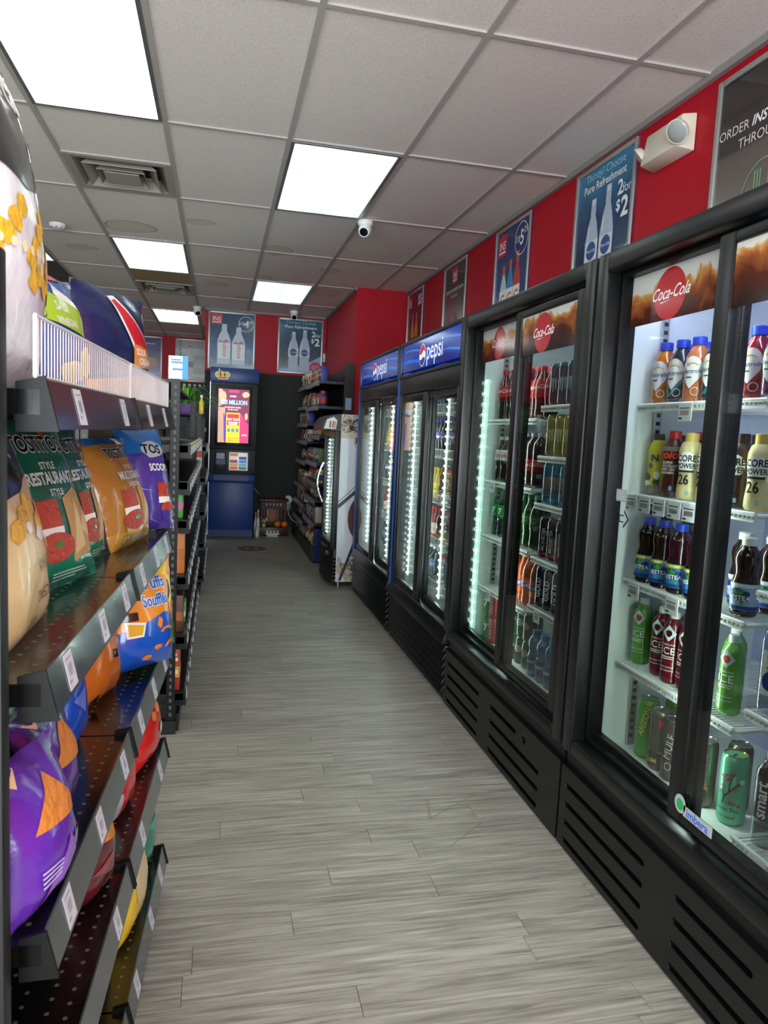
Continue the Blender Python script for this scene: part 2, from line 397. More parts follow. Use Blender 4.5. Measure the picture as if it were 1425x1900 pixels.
# water stains: brown rims with a shape of their own, laid on the tile faces
ST = P('#b9a484', .95); ST2 = P('#d8cfc0', .95)
def stain(px, py, a, b, seed):
    c = fz(px, py, HC+.006); n = 40; R = random.Random(seed)
    o = [(c.x+a*math.cos(t*2*math.pi/n)*(1+.08*math.sin(3*t*.157+seed)), c.y+b*math.sin(t*2*math.pi/n)*(1+.08*math.cos(2*t*.157+seed))) for t in range(n)]
    i = [(c.x+(x-c.x)*.93, c.y+(y-c.y)*.93) for x, y in o]
    prints(ceil, lambda u, v, w: (u, v, HC+.0055-w), [('water_stain', ST2, [i]), ('stain_rim', ST, [('ring', o, i)])], .0004, .0003)
for q in ((240, 420, .19, .17, 1), (372, 412, .10, .08, 2), (515, 465, .12, .16, 3), (495, 514, .06, .10, 4), (410, 513, .10, .10, 5), (403, 527, .10, .14, 6), (450, 553, .10, .16, 7), (150, 458, .13, .10, 8), (614, 502, .10, .10, 9), (605, 543, .16, .2, 10)): stain(*q)
x0, y0 = .3185-1.22, 3.9013+3.66
box('stained_tile', P('#a68f6d', .95), ceil, x0+.02, x0+.59, y0+.02, y0+.59, HC+.0035, HC+.0055)
# ---- troffers
def mat_diffuser(dim=1.):
    m, nt, b, out = nodes('troffer_lens'); L = nt.links.new
    tc = N(nt, 'ShaderNodeTexCoord'); sx = N(nt, 'ShaderNodeSeparateXYZ'); L(tc.outputs['Object'], sx.inputs[0])
    ab = N(nt, 'ShaderNodeMath', operation='ABSOLUTE'); L(sx.outputs[0], ab.inputs[0])
    sb = N(nt, 'ShaderNodeMath', operation='SUBTRACT'); sb.inputs[1].default_value = .14; L(ab.outputs[0], sb.inputs[0])
    a2 = N(nt, 'ShaderNodeMath', operation='ABSOLUTE'); L(sb.outputs[0], a2.inputs[0])
    mr = N(nt, 'ShaderNodeMapRange', interpolation_type='SMOOTHSTEP'); mr.inputs[1].default_value = 0; mr.inputs[2].default_value = .13; mr.inputs[3].default_value = 1.35; mr.inputs[4].default_value = .62; L(a2.outputs[0], mr.inputs[0])
    ml = N(nt, 'ShaderNodeMath', operation='MULTIPLY'); ml.inputs[1].default_value = LAMP*dim; L(mr.outputs[0], ml.inputs[0])
    b.inputs['Base Color'].default_value = (.8, .85, .85, 1); b.inputs['Roughness'].default_value = .4
    b.inputs['Emission Color'].default_value = srgb('#f3fffa') if dim > .9 else srgb('#e2fbf6'); L(ml.outputs[0], b.inputs['Emission Strength'])
    return m
LENS = mat_diffuser(); LENS_DIM = mat_diffuser(.32); LENS_MID = mat_diffuser(.6)   # farther troffers dimmed so their stripes show and the far end darkens
where = {(-2, -1): 'nearest the camera above the left snack shelf', (0, 0): 'beside the white dome camera, over the middle of the aisle', (-2, 2): 'between the two square air vents', (0, 3): 'nearest the blue lottery kiosk, over the aisle', (-2, 5): 'farthest one, above the water poster wall', (-4, 2): 'barely showing behind the popcorn bag'}
tpl = None
for (i, j) in sorted(lights):
    x0, y0 = .3185+.61*i, 3.9013+1.22*j
    c = Vector((x0+.305, y0+.61, HC))
    if tpl is None:
        t = thing('ceiling_light', '', 'ceiling light', (0, 0, 0), 'ceiling light panels')
        fr = MB()
        for a in ((-.293, -.275, -.598, .598), (.275, .293, -.598, .598), (-.275, .275, -.598, -.58), (-.275, .275, .58, .598)): fr.box(a[0], a[1], a[2], a[3], -.004, .02)
        fr.build('frame', ALU, t)
        MB().box(-.275, .275, -.58, .58, .004, .012).build('diffuser', LENS, t)
        MB().box(-.285, .285, -.59, .59, .05, .06).build('housing', P('#d0d0d0', .5), t)
        tpl = t
    o_ = dup(tpl, c, 0, 'white ceiling light panel '+where.get((i, j), 'behind or beside the camera'))
    if (i, j) in ((0, 0), (-2, 2), (0, 3), (-2, 5), (-4, 2)):
        for ch in o_.children:
            if ch.name.startswith('diffuser'): ch.material_slots[0].link = 'OBJECT'; ch.material_slots[0].material = LENS_MID if (i, j) == (-2, 5) else LENS_DIM
        if (i, j) == (-4, 2): pass
# ---- air vents
def vent(i, j, label):
    x0, y0 = .3185+.61*i, 3.9013+1.22*j+.61; c = Vector((x0+.305, y0+.305, HC)); t = thing('air_vent', label, 'air vent', c, 'ceiling air vents')
    def louv(n, r0, z0, r1, z1, m):
        a = [(c.x+sx*r0, c.y+sy*r0, HC+z0) for sx, sy in ((-1, -1), (1, -1), (1, 1), (-1, 1))]; b = [(c.x+sx*r1, c.y+sy*r1, HC+z1) for sx, sy in ((-1, -1), (1, -1), (1, 1), (-1, 1))]
        up = [(p[0], p[1], p[2]+.004) for p in a]; ub = [(p[0], p[1], p[2]+.004) for p in b]
        mb = MB().add(a+b+up+ub, [(k, (k+1) % 4, 4+(k+1) % 4, 4+k) for k in range(4)]+[(8+k, 12+k, 12+(k+1) % 4, 8+(k+1) % 4) for k in range(4)]+[(k, 8+k, 8+(k+1) % 4, (k+1) % 4) for k in range(4)]+[(4+k, 4+(k+1) % 4, 12+(k+1) % 4, 12+k) for k in range(4)])
        return mb.build(n, m, t)
    g = P('#8d8579', .5, bump=(14, .3)); g2 = P('#a59f95', .45, bump=(14, .3))
    louv('flange', .296, -.003, .25, .0, g2); louv('cone', .25, .0, .20, .06, g); louv('cone', .205, -.012, .15, .05, g2); louv('cone', .135, -.016, .10, .04, g)
    box('center_plate', g2, t, c.x-.1, c.x+.1, c.y-.1, c.y+.1, HC-.016, HC-.01)
    MB().lathe([(.19, 0), (.19, .05)], 24, (c.x, c.y, HC+.06)).build('duct', P('#1c1a18', .8), t)
    for sx, sy in ((-1, -1), (1, -1), (1, 1), (-1, 1)): MB().cyl((c.x+sx*.05, c.y+sy*.05, HC-.008), (c.x+sx*.19, c.y+sy*.19, HC+.05), .004, 6).build('strut', g2, t)
vent(-2, 0, 'large square metal air vent in the ceiling beside the smoke detector')
vent(-2, 3, 'farther square air vent in the ceiling behind the stained tile')
# ---- ceiling dome cameras, smoke detector
def domecam(p, label, yaw, hang=0.):
    t = thing('security_camera', label, 'camera', (p.x, p.y, HC), 'ceiling security cameras')
    MB().lathe([(.052, 0), (.055, -.012), (.05, -.03), (.035, -.04)], 20, (p.x, p.y, HC-.001)).build('base', WHITE, t, 40)
    d = Vector((math.sin(yaw), -math.cos(yaw), -.75)).normalized(); c = Vector((p.x, p.y, HC-.06))
    prof = [(.0, -.045), (.03, -.04), (.043, -.02), (.046, 0), (.043, .025), (.036, .04)]
    mb = MB().lathe(prof, 20); q = Vector((0, 0, 1)).rotation_difference(d); mb.v = [c+q @ v for v in mb.v]
    b = mb.build('eyeball', WHITE, t, 50)
    mb = MB().lathe([(.03, .040), (.028, .0415), (.012, .044)], 18); mb.v = [c+q @ v for v in mb.v]; mb.build('lens', P('#101114', .12), b)
domecam(fz(678, 410, HC), 'white dome camera on the ceiling beside the middle light panel', math.radians(-25))
domecam(fz(366, 569, HC), 'white dome camera at the ceiling edge left of the bottled water poster', math.radians(20))
domecam(fz(546, 577, HC), 'white dome camera above the farther blue refreshment poster', math.radians(0))
p = fz(107, 415, HC)
t = thing('smoke_detector', 'white round smoke detector on the ceiling left of the stained tile', 'smoke detector', (p.x, p.y, HC))
MB().lathe([(.062, 0), (.062, -.01), (.056, -.022), (.046, -.034), (.02, -.04)], 24, (p.x, p.y, HC-.001)).build('body', P('#e9e7e3', .5), t, 35)
for a in range(0, 360, 45): MB().box(p.x+.045*math.cos(math.radians(a))-.006, p.x+.045*math.cos(math.radians(a))+.006, p.y+.045*math.sin(math.radians(a))-.006, p.y+.045*math.sin(math.radians(a))+.006, HC-.034, HC-.026).build('vent_slot', P('#3a3a3a', .7), t)
# ---- emergency light on the red wall
t = thing('emergency_light', 'cream twin-head emergency light on the red wall beside the big blue poster', 'emergency light', (XW, 2.9, 2.6))
CREAM = P('#d9d3c0', .45)
MB().hexa([(XW-.002, 2.76, 2.585), (XW-.085, 2.775, 2.60), (XW-.085, 3.03, 2.60), (XW-.002, 3.045, 2.585)], [(XW-.002, 2.76, 2.735), (XW-.06, 2.775, 2.73), (XW-.06, 3.03, 2.73), (XW-.002, 3.045, 2.735)]).build('housing', CREAM, t, bevel=.006)
for yc, zc, xc, d in ((fx(1258, 243, XW-.1).y, fx(1258, 243, XW-.1).z, XW-.1, Vector((-.75, -.3, -.55))), (fx(1190, 292, XW-.06).y, fx(1190, 292, XW-.06).z, XW-.06, Vector((-.6, .5, -.6)))):
    c = Vector((xc, yc, zc)); q = Vector((0, 0, 1)).rotation_difference(d.normalized())
    mb = MB().lathe([(.02, -.024), (.034, -.02), (.045, -.004), (.048, .008)], 20); mb.v = [c+q @ v for v in mb.v]; h = mb.build('lamp_head', CREAM, t, 40)
    mb = MB().lathe([(.043, .0082), (.036, .013), (.014, .017)], 20); mb.v = [c+q @ v for v in mb.v]; mb.build('lens', P('#a3a5a4', .15, coat=.5), h, 60)
    MB().cyl(c-d.normalized()*.03, (XW-.03, min(max(yc, 2.80), 3.02), zc-.01), .012, 10).build('arm', CREAM, t)
# small white sensor on the back corner and power outlet come later with the corner
# ================================================================== POSTERS
def wallfn(X, yc, z0): return lambda u, v, w: (X-w, yc-u, z0+v)          # on the right wall, read from the aisle
def backfn(Y, x0, z0): return lambda u, v, w: (x0+u, Y-w, z0+v)
FRM = P('#b4b5b3', .4, .6)
def poster(label, fn, w, h, bg, items, gloss=.22):
    """fn has its origin at the poster's lower middle"""
    base = Vector(fn(0, 0, 0)); t = thing('poster', label, 'poster', base, 'framed drink posters')
    MB().prism(rect(-w/2, 0, w/2, h), fn, .006).build('sheet', bg, t)
    e = .022
    for a in (rect(-w/2, 0, -w/2+e, h), rect(w/2-e, 0, w/2, h), rect(-w/2+e, h-e, w/2-e, h), rect(-w/2+e, 0, w/2-e, e)):
        MB().prism(a, lambda u, v, k: fn(u, v, k+.002), .013).build('frame', FRM, t, bevel=.002)
    prints(t, fn, items, .0064, .0003); return t
def grad(name, stops, ax=2, lo=2.1, hi=2.8, noise=0., rough=.22):
    m, nt, b, out = nodes(name); L = nt.links.new
    ge = N(nt, 'ShaderNodeNewGeometry'); s = N(nt, 'ShaderNodeSeparateXYZ'); L(ge.outputs['Position'], s.inputs[0])
    mr = N(nt, 'ShaderNodeMapRange'); mr.inputs[1].default_value = lo; mr.inputs[2].default_value = hi; L(s.outputs[ax], mr.inputs[0])
    f = mr.outputs[0]
    if noise:
        n = N(nt, 'ShaderNodeTexNoise', i_Scale=6., i_Detail=4., i_Distortion=1.5); L(ge.outputs['Position'], n.inputs['Vector'])
        ma = N(nt, 'ShaderNodeMath', operation='MULTIPLY_ADD'); ma.inputs[1].default_value = noise; L(n.outputs['Fac'], ma.inputs[0])
        sb = N(nt, 'ShaderNodeMath', operation='SUBTRACT'); sb.inputs[1].default_value = noise/2; L(f, sb.inputs[0]); L(sb.outputs[0], ma.inputs[2]); f = ma.outputs[0]
    L(ramp(nt, f, [(p, srgb(c)) for p, c in stops], L), b.inputs['Base Color']); b.inputs['Roughness'].default_value = rough
    b.inputs['Coat Weight'].default_value = .3
    return m
W_ = P('#eef0f2', .3); LB = P('#bcd3e6', .3); CLR = P('#aebfd0', .3); CLR2 = P('#d5dde4', .3); BL = P('#23508f', .3); REDP = P('#c92a33', .35); NAVY = P('#16233f', .3)
def ins_logo(u, v, s): return [('logo_block', REDP, [rect(u-s/2, v-s/2, u+s/2, v+s/2)]), ('logo_lettering', W_, [('t', 'INS', u, v-s*.18, s*.56, {'bold': .01, 'sx': .95}), rect(u-s*.4, v-s*.36, u+s*.4, v-s*.27)])]
REFR = [('planet_glow', P('#7fb6dd', .3), [[(-.27, .02), (.27, .02), (.27, .24), (.1, .14), (-.1, .07), (-.27, .05)]]),
        ('headline', P('#9cc7e0', .3), [('t', 'Thirsty? Choose', 0, .63, .058)]), ('headline', W_, [('t', 'Pure Refreshment', 0, .575, .056, {'bold': .012})]),
        ('bottle_print', CLR, [bottle2d(-.09, .03, .13, .50), bottle2d(.055, .03, .13, .53)]),
        ('bottle_shine', CLR2, [rect(-.135, .33, -.122, .40), rect(.01, .34, .023, .42), rect(-.105, .50, -.075, .53), rect(.04, .53, .07, .56), rect(-.155, .22, -.025, .32), rect(-.01, .22, .12, .32)]),
        ('bottle_badge', BL, [ell(-.09, .27, .047, .047), ell(.055, .27, .047, .047)]),
        ('badge_lettering', W_, [('t', 'Pure Life', -.09, .262, .024), ('t', 'Pure Life', .055, .262, .024)]),
        ('price_lettering', W_, [('t', '2', .165, .48, .1, {'bold': .02}), ('t', 'for', .225, .48, .065), ('t', '$', .155, .405, .075, {'bold': .02}), ('t', '2', .215, .37, .13, {'bold': .03})])]
RG = grad('refresh_sheet', [(0, '#3c78a8'), (.25, '#142a4c'), (.6, '#1b3d68'), (1, '#2f86ae')], noise=.35)
poster('blue refreshment poster with two water bottles, 2 for $2, on the red side wall', wallfn(XW-.001, 3.48, 2.10), .585, .70, RG, REFR)
PINK = [('pink_badge', P('#b8245c', .3), [ell(.2, .09, .075, .075)]), ('badge_lines', P('#e9b9cb', .3), [rect(.15, .105, .25, .112), rect(.15, .085, .25, .092), rect(.155, .065, .245, .072)])]
poster('blue refreshment poster, 2 for $2, on the back wall above the packed wall shelf', backfn(YB-.001, 1.008, 2.10), .585, .70, grad('refresh_sheet_back', [(0, '#8a98a2'), (.3, '#3a4a5e'), (.6, '#274a66'), (1, '#2d6d8c')], noise=.35), REFR+PINK)
G = [('bottle_print', P('#c9d4dc', .3), [bottle2d(-.115, .02, .12, .42)]), ('bottle_print', P('#3f8fc4', .3), [bottle2d(.0, .02, .12, .44)]), ('bottle_print', P('#c8433a', .3), [bottle2d(.115, .02, .12, .47)]),
     ('cap_print', P('#d4593a', .3), [rect(-.14, .385, -.09, .445), rect(-.025, .405, .025, .465), rect(.09, .435, .14, .495)]), ('label_print', W_, [rect(-.17, .15, -.06, .28), rect(-.055, .15, .055, .28), rect(.06, .15, .17, .28)]),
     ('label_lettering', P('#d05a2c', .3), [('t', 'G', -.115, .175, .11, {'bold': .02}), ('t', 'G', 0, .175, .11, {'bold': .02}), ('t', 'G', .115, .175, .11, {'bold': .02})]),
     ('price_ring', W_, [('ring',)+tuple(ring(.155, .565, .105, .105, .006))]), ('price_lettering', W_, [('t', '2/$', .1, .55, .055), ('t', '5', .165, .525, .13, {'bold': .02}), ('t', '29', .222, .585, .06)])]
poster('navy sports drink poster with three capped bottles and a circled price', wallfn(XW-.001, 4.66, 2.10), .585, .70, grad('sport_sheet', [(0, '#8fb5d8'), (.3, '#2c4c86'), (1, '#1c2e63')], noise=.2), ins_logo(-.17, .585, .14)+G)
ONL = ins_logo(0, .60, .13)+[('headline', W_, [('t', 'ORDER INS MARKET ONLINE', 0, .47, .034)]), ('headline', P('#c3bdb8', .4), [('t', 'THROUGH', 0, .42, .034)])]
poster('dark store-logo poster with a faded lower half above the blue-topped coolers', wallfn(XW-.001, 5.86, 2.10), .585, .70, grad('grey_sheet', [(0, '#77797a'), (.35, '#6f6a68'), (.55, '#423c3c'), (1, '#2c2729')], noise=.15), ONL+[('glow_print', P('#9a5450', .4), [ell(-.14, .2, .03, .1), ell(.05, .2, .04, .1)])])
poster('narrow-looking purple poster with gold bottles, farthest on the red side wall', wallfn(XW-.001, 7.10, 2.10), .585, .70, grad('plum_sheet', [(0, '#3c2440'), (1, '#35204a')], noise=.2), ins_logo(-.19, .6, .12)+[('bottle_print', P('#c98f3a', .35), [bottle2d(-.07, .05, .12, .42), bottle2d(.07, .05, .12, .42)]), ('label_print', P('#6b2f2a', .4), [rect(-.12, .14, -.02, .24), rect(.02, .14, .12, .24)]), ('price_lettering', W_, [('t', '$5', .17, .54, .13, {'bold': .02})])])
poster('black order-online poster with a red logo block, nearest the camera on the red wall', wallfn(XW-.001, 2.33, 2.06), .585, .72, grad('black_sheet', [(0, '#8a8683'), (.3, '#6d6661'), (.58, '#5a504c'), (.6, '#383230'), (1, '#2c2827')], lo=2.06, hi=2.78),
       [('logo_block', REDP, [rect(-.02, .56, .14, .69)]), ('logo_lettering', W_, [('t', 'INS', .06, .595, .085, {'bold': .01}), rect(0, .573, .12, .585)]),
        ('headline', P('#d9cfca', .4), [('t', 'ORDER', -.185, .49, .05)]), ('headline', W_, [('t', 'INS MARKET', .0, .49, .05, {'bold': .02, 'shear': .25, 'align': 'LEFT', 'sx': .8}) if False else ('t', 'INS MA', -.01, .49, .05, {'bold': .02, 'shear': .25})]), ('headline', P('#d9cfca', .4), [('t', 'THROUGH', -.03, .43, .05)]),
        ('ring_print', P('#6e9a72', .4), [('ring',)+tuple(ring(0, .22, .115, .135, .006)), rect(-.05, .24, -.042, .32), rect(-.036, .24, -.028, .32), rect(-.022, .24, -.014, .32), rect(-.05, .21, -.014, .24), rect(.02, .14, .035, .32)])])
EV = [('bottle_print', P('#c6d6e2', .3), [bottle2d(-.095, .06, .165, .5), bottle2d(.085, .06, .165, .47)]), ('label_print', P('#e8eef0', .3), [rect(-.175, .13, -.015, .33), rect(.005, .12, .165, .32)]), ('peak_print', P('#c26a86', .3), [[(-.17, .33), (-.14, .36), (-.11, .34), (-.07, .37), (-.02, .33)], [(.01, .32), (.05, .35), (.08, .33), (.12, .36), (.16, .32)]]),
      ('label_lettering', P('#c03a5c', .3), [('t', 'evian', -.07, .15, .085, {'rot': 90, 'align': 'LEFT'}), ('t', 'evian', .11, .14, .085, {'rot': 90, 'align': 'LEFT'})]),
      ('price_ring', W_, [('ring',)+tuple(ring(.175, .575, .095, .095, .005))]), ('price_lettering', W_, [('t', '2/$', .12, .56, .055), ('t', '4', .18, .535, .12, {'bold': .02}), ('t', '00', .23, .585, .05)])]
poster('pale blue bottled water poster above the lottery kiosk', backfn(YB-.001, .135, 2.10), .585, .715, grad('evian_sheet', [(0, '#6f90a8'), (.35, '#3c6a94'), (.7, '#2f4d70'), (1, '#3d5878')], noise=.7), ins_logo(-.19, .62, .135)+EV)
AW = [('side_lettering', P('#46494c', .4), [('t', 'ALKALINE WATER', -.185, .05, .078, {'rot': 90, 'align': 'LEFT', 'bold': .012, 'sx': 1.0})]),
      ('bottle_print', P('#aeb2b3', .3), [bottle2d(-.06, .04, .15, .56)]), ('bottle_core', P('#d3d6d6', .3), [bottle2d(-.06, .05, .135, .54)]), ('cap_print', P('#6e7274', .3), [rect(-.09, .575, -.03, .60)]), ('label_print', P('#7d8183', .3), [rect(-.127, .24, .007, .34)]),
      ('headline', P('#8fb6c8', .4), [('t', 'Alkaline', .165, .47, .07), ('t', 'Water', .165, .38, .1)])]
poster('grey bottled water poster on the far wall, left of the kiosk', backfn(YF-.001, -.455, 2.105), .585, .715, grad('alk_sheet', [(0, '#8f9293'), (.4, '#b4b7b7'), (1, '#a7aaab')]), AW)
poster('violet poster on the far wall, half hidden by chip bags', backfn(YF-.001, -1.255, 2.105), .585, .715, grad('day_sheet', [(0, '#8b86b8'), (.5, '#5f5c94'), (1, '#34346a')], noise=.3), [('headline', W_, [('t', 'Daydream', .08, .58, .05)]), ('cup_print', P('#c99a86', .4), [rect(.05, .2, .2, .36)]), ('leaf_print', P('#4c8a5a', .4), [blob(.22, .38, .05, .04, 4)])])
# ================================================================== COOLERS
def holes_plate(outer, holes, th, bevel=.0015):
    """flat plate with real slots: verts, faces in (u, v, w)"""
    c = bpy.data.curves.new('p', 'CURVE'); c.dimensions = '2D'; c.fill_mode = 'BOTH'; c.extrude = th/2; c.bevel_depth = bevel; c.bevel_resolution = 1
    for poly in [outer]+holes:
        s = c.splines.new('POLY'); s.points.add(len(poly)-1); s.use_cyclic_u = True
        for p, (u, v) in zip(s.points, poly): p.co = (u, v, 0, 1)
    o = bpy.data.objects.new('p', c); COL.objects.link(o); bpy.context.view_layer.update()
    me = bpy.data.meshes.new_from_object(o); vs = [tuple(v.co) for v in me.vertices]; fs = [tuple(p.vertices) for p in me.polygons]
    bpy.data.objects.remove(o); bpy.data.curves.remove(c); bpy.data.meshes.remove(me); return vs, fs
def slot(u0, u1, v, h):
    r = h/2; return [(u0+r+r*math.cos(math.radians(a)), v+r*math.sin(math.radians(a))) for a in range(90, 271, 30)]+[(u1-r+r*math.cos(math.radians(a)), v+r*math.sin(math.radians(a))) for a in range(-90, 91, 30)]
FRAMEM = P('#0b0d0d', .33, spec=.45); DARKIN = P('#08090a', .5); LINER = P('#e3ece8', .45); LINERT = P('#cfd6e6', .45)
XF, XBK = 1.17, 1.86
def cola_band(name):
    """printed header: pale sky over fizzy brown cola with ice"""
    m, nt, b, out = nodes(name); L = nt.links.new
    ge = N(nt, 'ShaderNodeNewGeometry'); s = N(nt, 'ShaderNodeSeparateXYZ'); L(ge.outputs['Position'], s.inputs[0])
    n = N(nt, 'ShaderNodeTexNoise', i_Scale=9., i_Detail=5., i_Distortion=1.2); L(ge.outputs['Position'], n.inputs['Vector'])
    mr = N(nt, 'ShaderNodeMapRange'); mr.inputs[1].default_value = 1.69; mr.inputs[2].default_value = 1.95; L(s.outputs[2], mr.inputs[0])
    ma = N(nt, 'ShaderNodeMath', operation='MULTIPLY_ADD'); ma.inputs[1].default_value = .55; L(n.outputs['Fac'], ma.inputs[0])
    sb = N(nt, 'ShaderNodeMath', operation='SUBTRACT'); sb.inputs[1].default_value = .27; L(mr.outputs[0], sb.inputs[0]); L(sb.outputs[0], ma.inputs[2])
    L(ramp(nt, ma.outputs[0], [(.05, srgb('#1c0805')), (.3, srgb('#4a190b')), (.46, srgb('#8a4a20')), (.56, srgb('#b98548')), (.6, srgb('#c3c3bb')), (.9, srgb('#b9c0bf'))], L), b.inputs['Base Color'])
    b.inputs['Roughness'].default_value = .12; return m
BAND = cola_band('cola_header_print'); CRED = P('#b3202c', .15, coat=.4)
def cooler_f(name, y0, label, slots, shelvesL, shelvesR, led, top_tint, dx=.0, dxf=.016):
    """two-door sliding cooler, front towards the aisle; y0 = near side, far side y0+1.305"""
    y1 = y0+1.305; ym = (y0+y1)/2
    t = thing(name, label, 'cooler', (XF+.35, ym, 0), 'black sliding-door drink coolers')
    a, b = y0+.006, y1-.006
    # shell
    box('side_panel', BLACKM, t, XF+.04, XBK, a, a+.045, .06, 1.95); box('side_panel', BLACKM, t, XF+.04, XBK, b-.045, b, .06, 1.95)
    box('top_panel', BLACKM, t, XF+.04, XBK, a, b, 1.95, 1.962); box('back_panel', BLACKM, t, XBK-.02, XBK, a, b, .06, 1.95)
    box('base', DARKIN, t, XF+.05, XBK, a, b, .02, .33)
    lm = MB(); lm.box(XBK-.035, XBK-.02, a+.045, b-.045, .34, 1.94); back = lm.build('liner_back', top_tint, t)
    for q in (a+.045, b-.057): box('liner_side', LINER, t, XF+.09, XBK-.035, q, q+.012, .34, 1.94)
    box('liner_floor', LINER, t, XF+.09, XBK-.035, a+.057, b-.057, .33, .372); box('liner_top', LINERT, t, XF+.09, XBK-.035, a+.057, b-.057, 1.90, 1.94)
    # kick plate with slots, u runs away from the camera (+y)
    vs, fs = holes_plate(rect(a, .008, b, .285), [slot(*s) for s in slots(y0)], .016)
    MB().add([(XF+.008-w, u, v) for u, v, w in vs], fs).build('kick_plate', P('#080909', .36, spec=.4), t, norm=True)
    box('kick_backing', DARKIN, t, XF+.03, XF+.05, a, b, .02, .29)
    box('sill', BLACKM, t, XF+.015, XF+.1, a, b, .285, .345)
    # frame: outer moulding then inner step
    fr = [('stile', (a, a+.062, .345, 1.962)), ('stile', (b-.062, b, .345, 1.962)), ('head', (a+.062, b-.062, 1.902, 1.962)), ('rail', (a+.062, b-.062, .345, .392))]
    for n, (q0, q1, r0, r1) in fr: box('frame_'+n, FRAMEM, t, XF-.012, XF+.09, q0, q1, r0, r1, bevel=.009)
    for n, (q0, q1, r0, r1) in (('track', (a+.062, a+.08, .392, 1.902)), ('track', (b-.08, b-.062, .392, 1.902)), ('track', (a+.08, b-.08, 1.885, 1.902)), ('track', (a+.08, b-.08, .392, .408))): box(n, P('#060707', .4, spec=.3), t, XF+.036, XF+.09, q0, q1, r0, r1, bevel=.003)
    # doors
    def door(d0, d1, xd, z0, z1, e, er):
        DM = P('#0a0c0c', .35, spec=.4)
        d = box('door', DM, t, xd, xd+.028, d0, d0+e, z0, z1, bevel=.005)
        for q in ((d1-e, d1, z0, z1), (d0+e, d1-e, z1-er, z1), (d0+e, d1-e, z0, z0+er)): box('door_rail', DM, d, xd, xd+.028, *q, bevel=.005)
        MB().box(xd+.008, xd+.012, d0+e, d1-e, z0+er, z1-er).build('pane', GLASS, d); MB().box(xd+.020, xd+.023, d0+e, d1-e, z0+er, z1-er).build('pane', GLASS, d)
        g0, g1, gz = d0+e, d1-e, z1-er
        fn = lambda u, v, w: (xd+.0075-w, (g0+g1)/2-u, gz+v); W = g1-g0
        prints(d, fn, [('header_print', BAND, [rect(-W/2, -.15, W/2, 0)]), ('logo_disc', CRED, [ell(-W*.08, -.077, .0735, .0735, 40)]), ('logo_lettering', P('#f3eeee', .3), [('t', 'Coca-Cola', -W*.08, -.09, .05, {'shear': .5, 'bold': .008, 'sx': .82}), [(-W*.08-.045, -.098), (-W*.08+.01, -.094), (-W*.08-.04, -.101)]])])
        return d
    door(ym+dxf, b-.035, XF+.064, .395, 1.915, .04, .03); nd = door(a+.07, ym+dx, XF-.002, .42, 1.885, .056, .03)
    # LED strip just inside the far door edge
    if led:
        ly = b-.085
        s = box('led_strip', LEDS, t, XF+.098, XF+.112, ly-.012, ly+.010, .42, 1.66)
        dm = MB(); z = .45
        while z < 1.66:
            dm.lathe([(.0, -.006), (.005, -.003), (.006, 0), (.005, .003), (.0, .006)], 8, (XF+.0955, ly-.006, z), cap=False); z += .052
        dm.build('led', LED, s)
    # shelf standards and shelves
    for yy_ in (b-.066, a+.064):
        st = box('shelf_standard', P('#b9c0bd', .35, .6), t, XF+.19, XF+.215, yy_-.006, yy_+.002, .37, 1.80)
        h = MB(); z = .40
        while z < 1.78: h.box(XF+.196, XF+.209, yy_-.0075, yy_-.005, z, z+.012); z += .026
        h.build('slot_row', INK, st)
    def shelf(s0, s1, z, tags, flat=True):
        s = MB().tube([(XF+.13, s0+.012, z-.006), (XF+.13, s1-.012, z-.006)], .006, 8)
        s.tube([(XF+.13, s0+.012, z-.022), (XF+.13, s1-.012, z-.022)], .0045, 8)
        for q in (s0+.008, s1-.008): s.tube([(XF+.13, q, z-.01), (XBK-.05, q, z-.01)], .006, 8)
        s.tube([(XF+.42, s0+.01, z-.012), (XF+.42, s1-.01, z-.012)], .004, 6)
        o = s.build('shelf', WIRE, t, 50)
        wv = MB(); q = s0+.02
        while q < s1-.015: wv.box(XF+.132, XBK-.05, q-.0014, q+.0014, z-.007, z-.004); q += .016
        wv.build('wire_rods', WIRE, o)
        tooth = MB(); q = s0+.02
        while q < s1-.015: tooth.box(XF+.126, XF+.132, q-.003, q+.003, z-.02, z-.008); q += .016
        tooth.build('front_wires', P('#c6cdc8', .5), o)
        for q in tags:
            p = box('price_tag', TAGW, o, XF+.121, XF+.1225, q-.03, q+.03, z-.056, z-.006)
            prints(p, lambda u, v, w: (XF+.121-w, q-u, z-.034+v), [('barcode', INK, [rect(-.02+.005*k, -.006, -.0175+.005*k, .008) for k in range(8)]+[rect(-.025, .013, .02, .016), rect(-.026, -.017, -.01, -.012)])])
    for z, tg in shelvesL: shelf(ym+.006, b-.058, z, tg)
    for z, tg in shelvesR: shelf(a+.058, ym-.006, z, tg)
    return t, nd, (a, b, ym)
def slots_f(y0):
    out = []
    for r in range(4):
        v = .226-.063*r; out.append((y0+.80, y0+1.265, v, .021))
        out.append((y0+.38 if r == 0 else y0+.16, y0+.665, v, .021))
    out.append((y0+.285, y0+.325, .226, .03)); return out
c1, nd1, (a1, b1, m1) = cooler_f('drink_cooler', .862, 'black sliding-door drink cooler nearest the camera, stocked with juices, milk and tea', slots_f,
    [(1.505, [1.84]), (1.222, [2.075, 2.0, 1.925, 1.85, 1.78]), (.945, [2.02, 1.82]), (.668, [])], [(1.314, []), (1.036, []), (.734, []), (.40, [1.40])], False, P('#b9bbe6', .5), .075, .055)
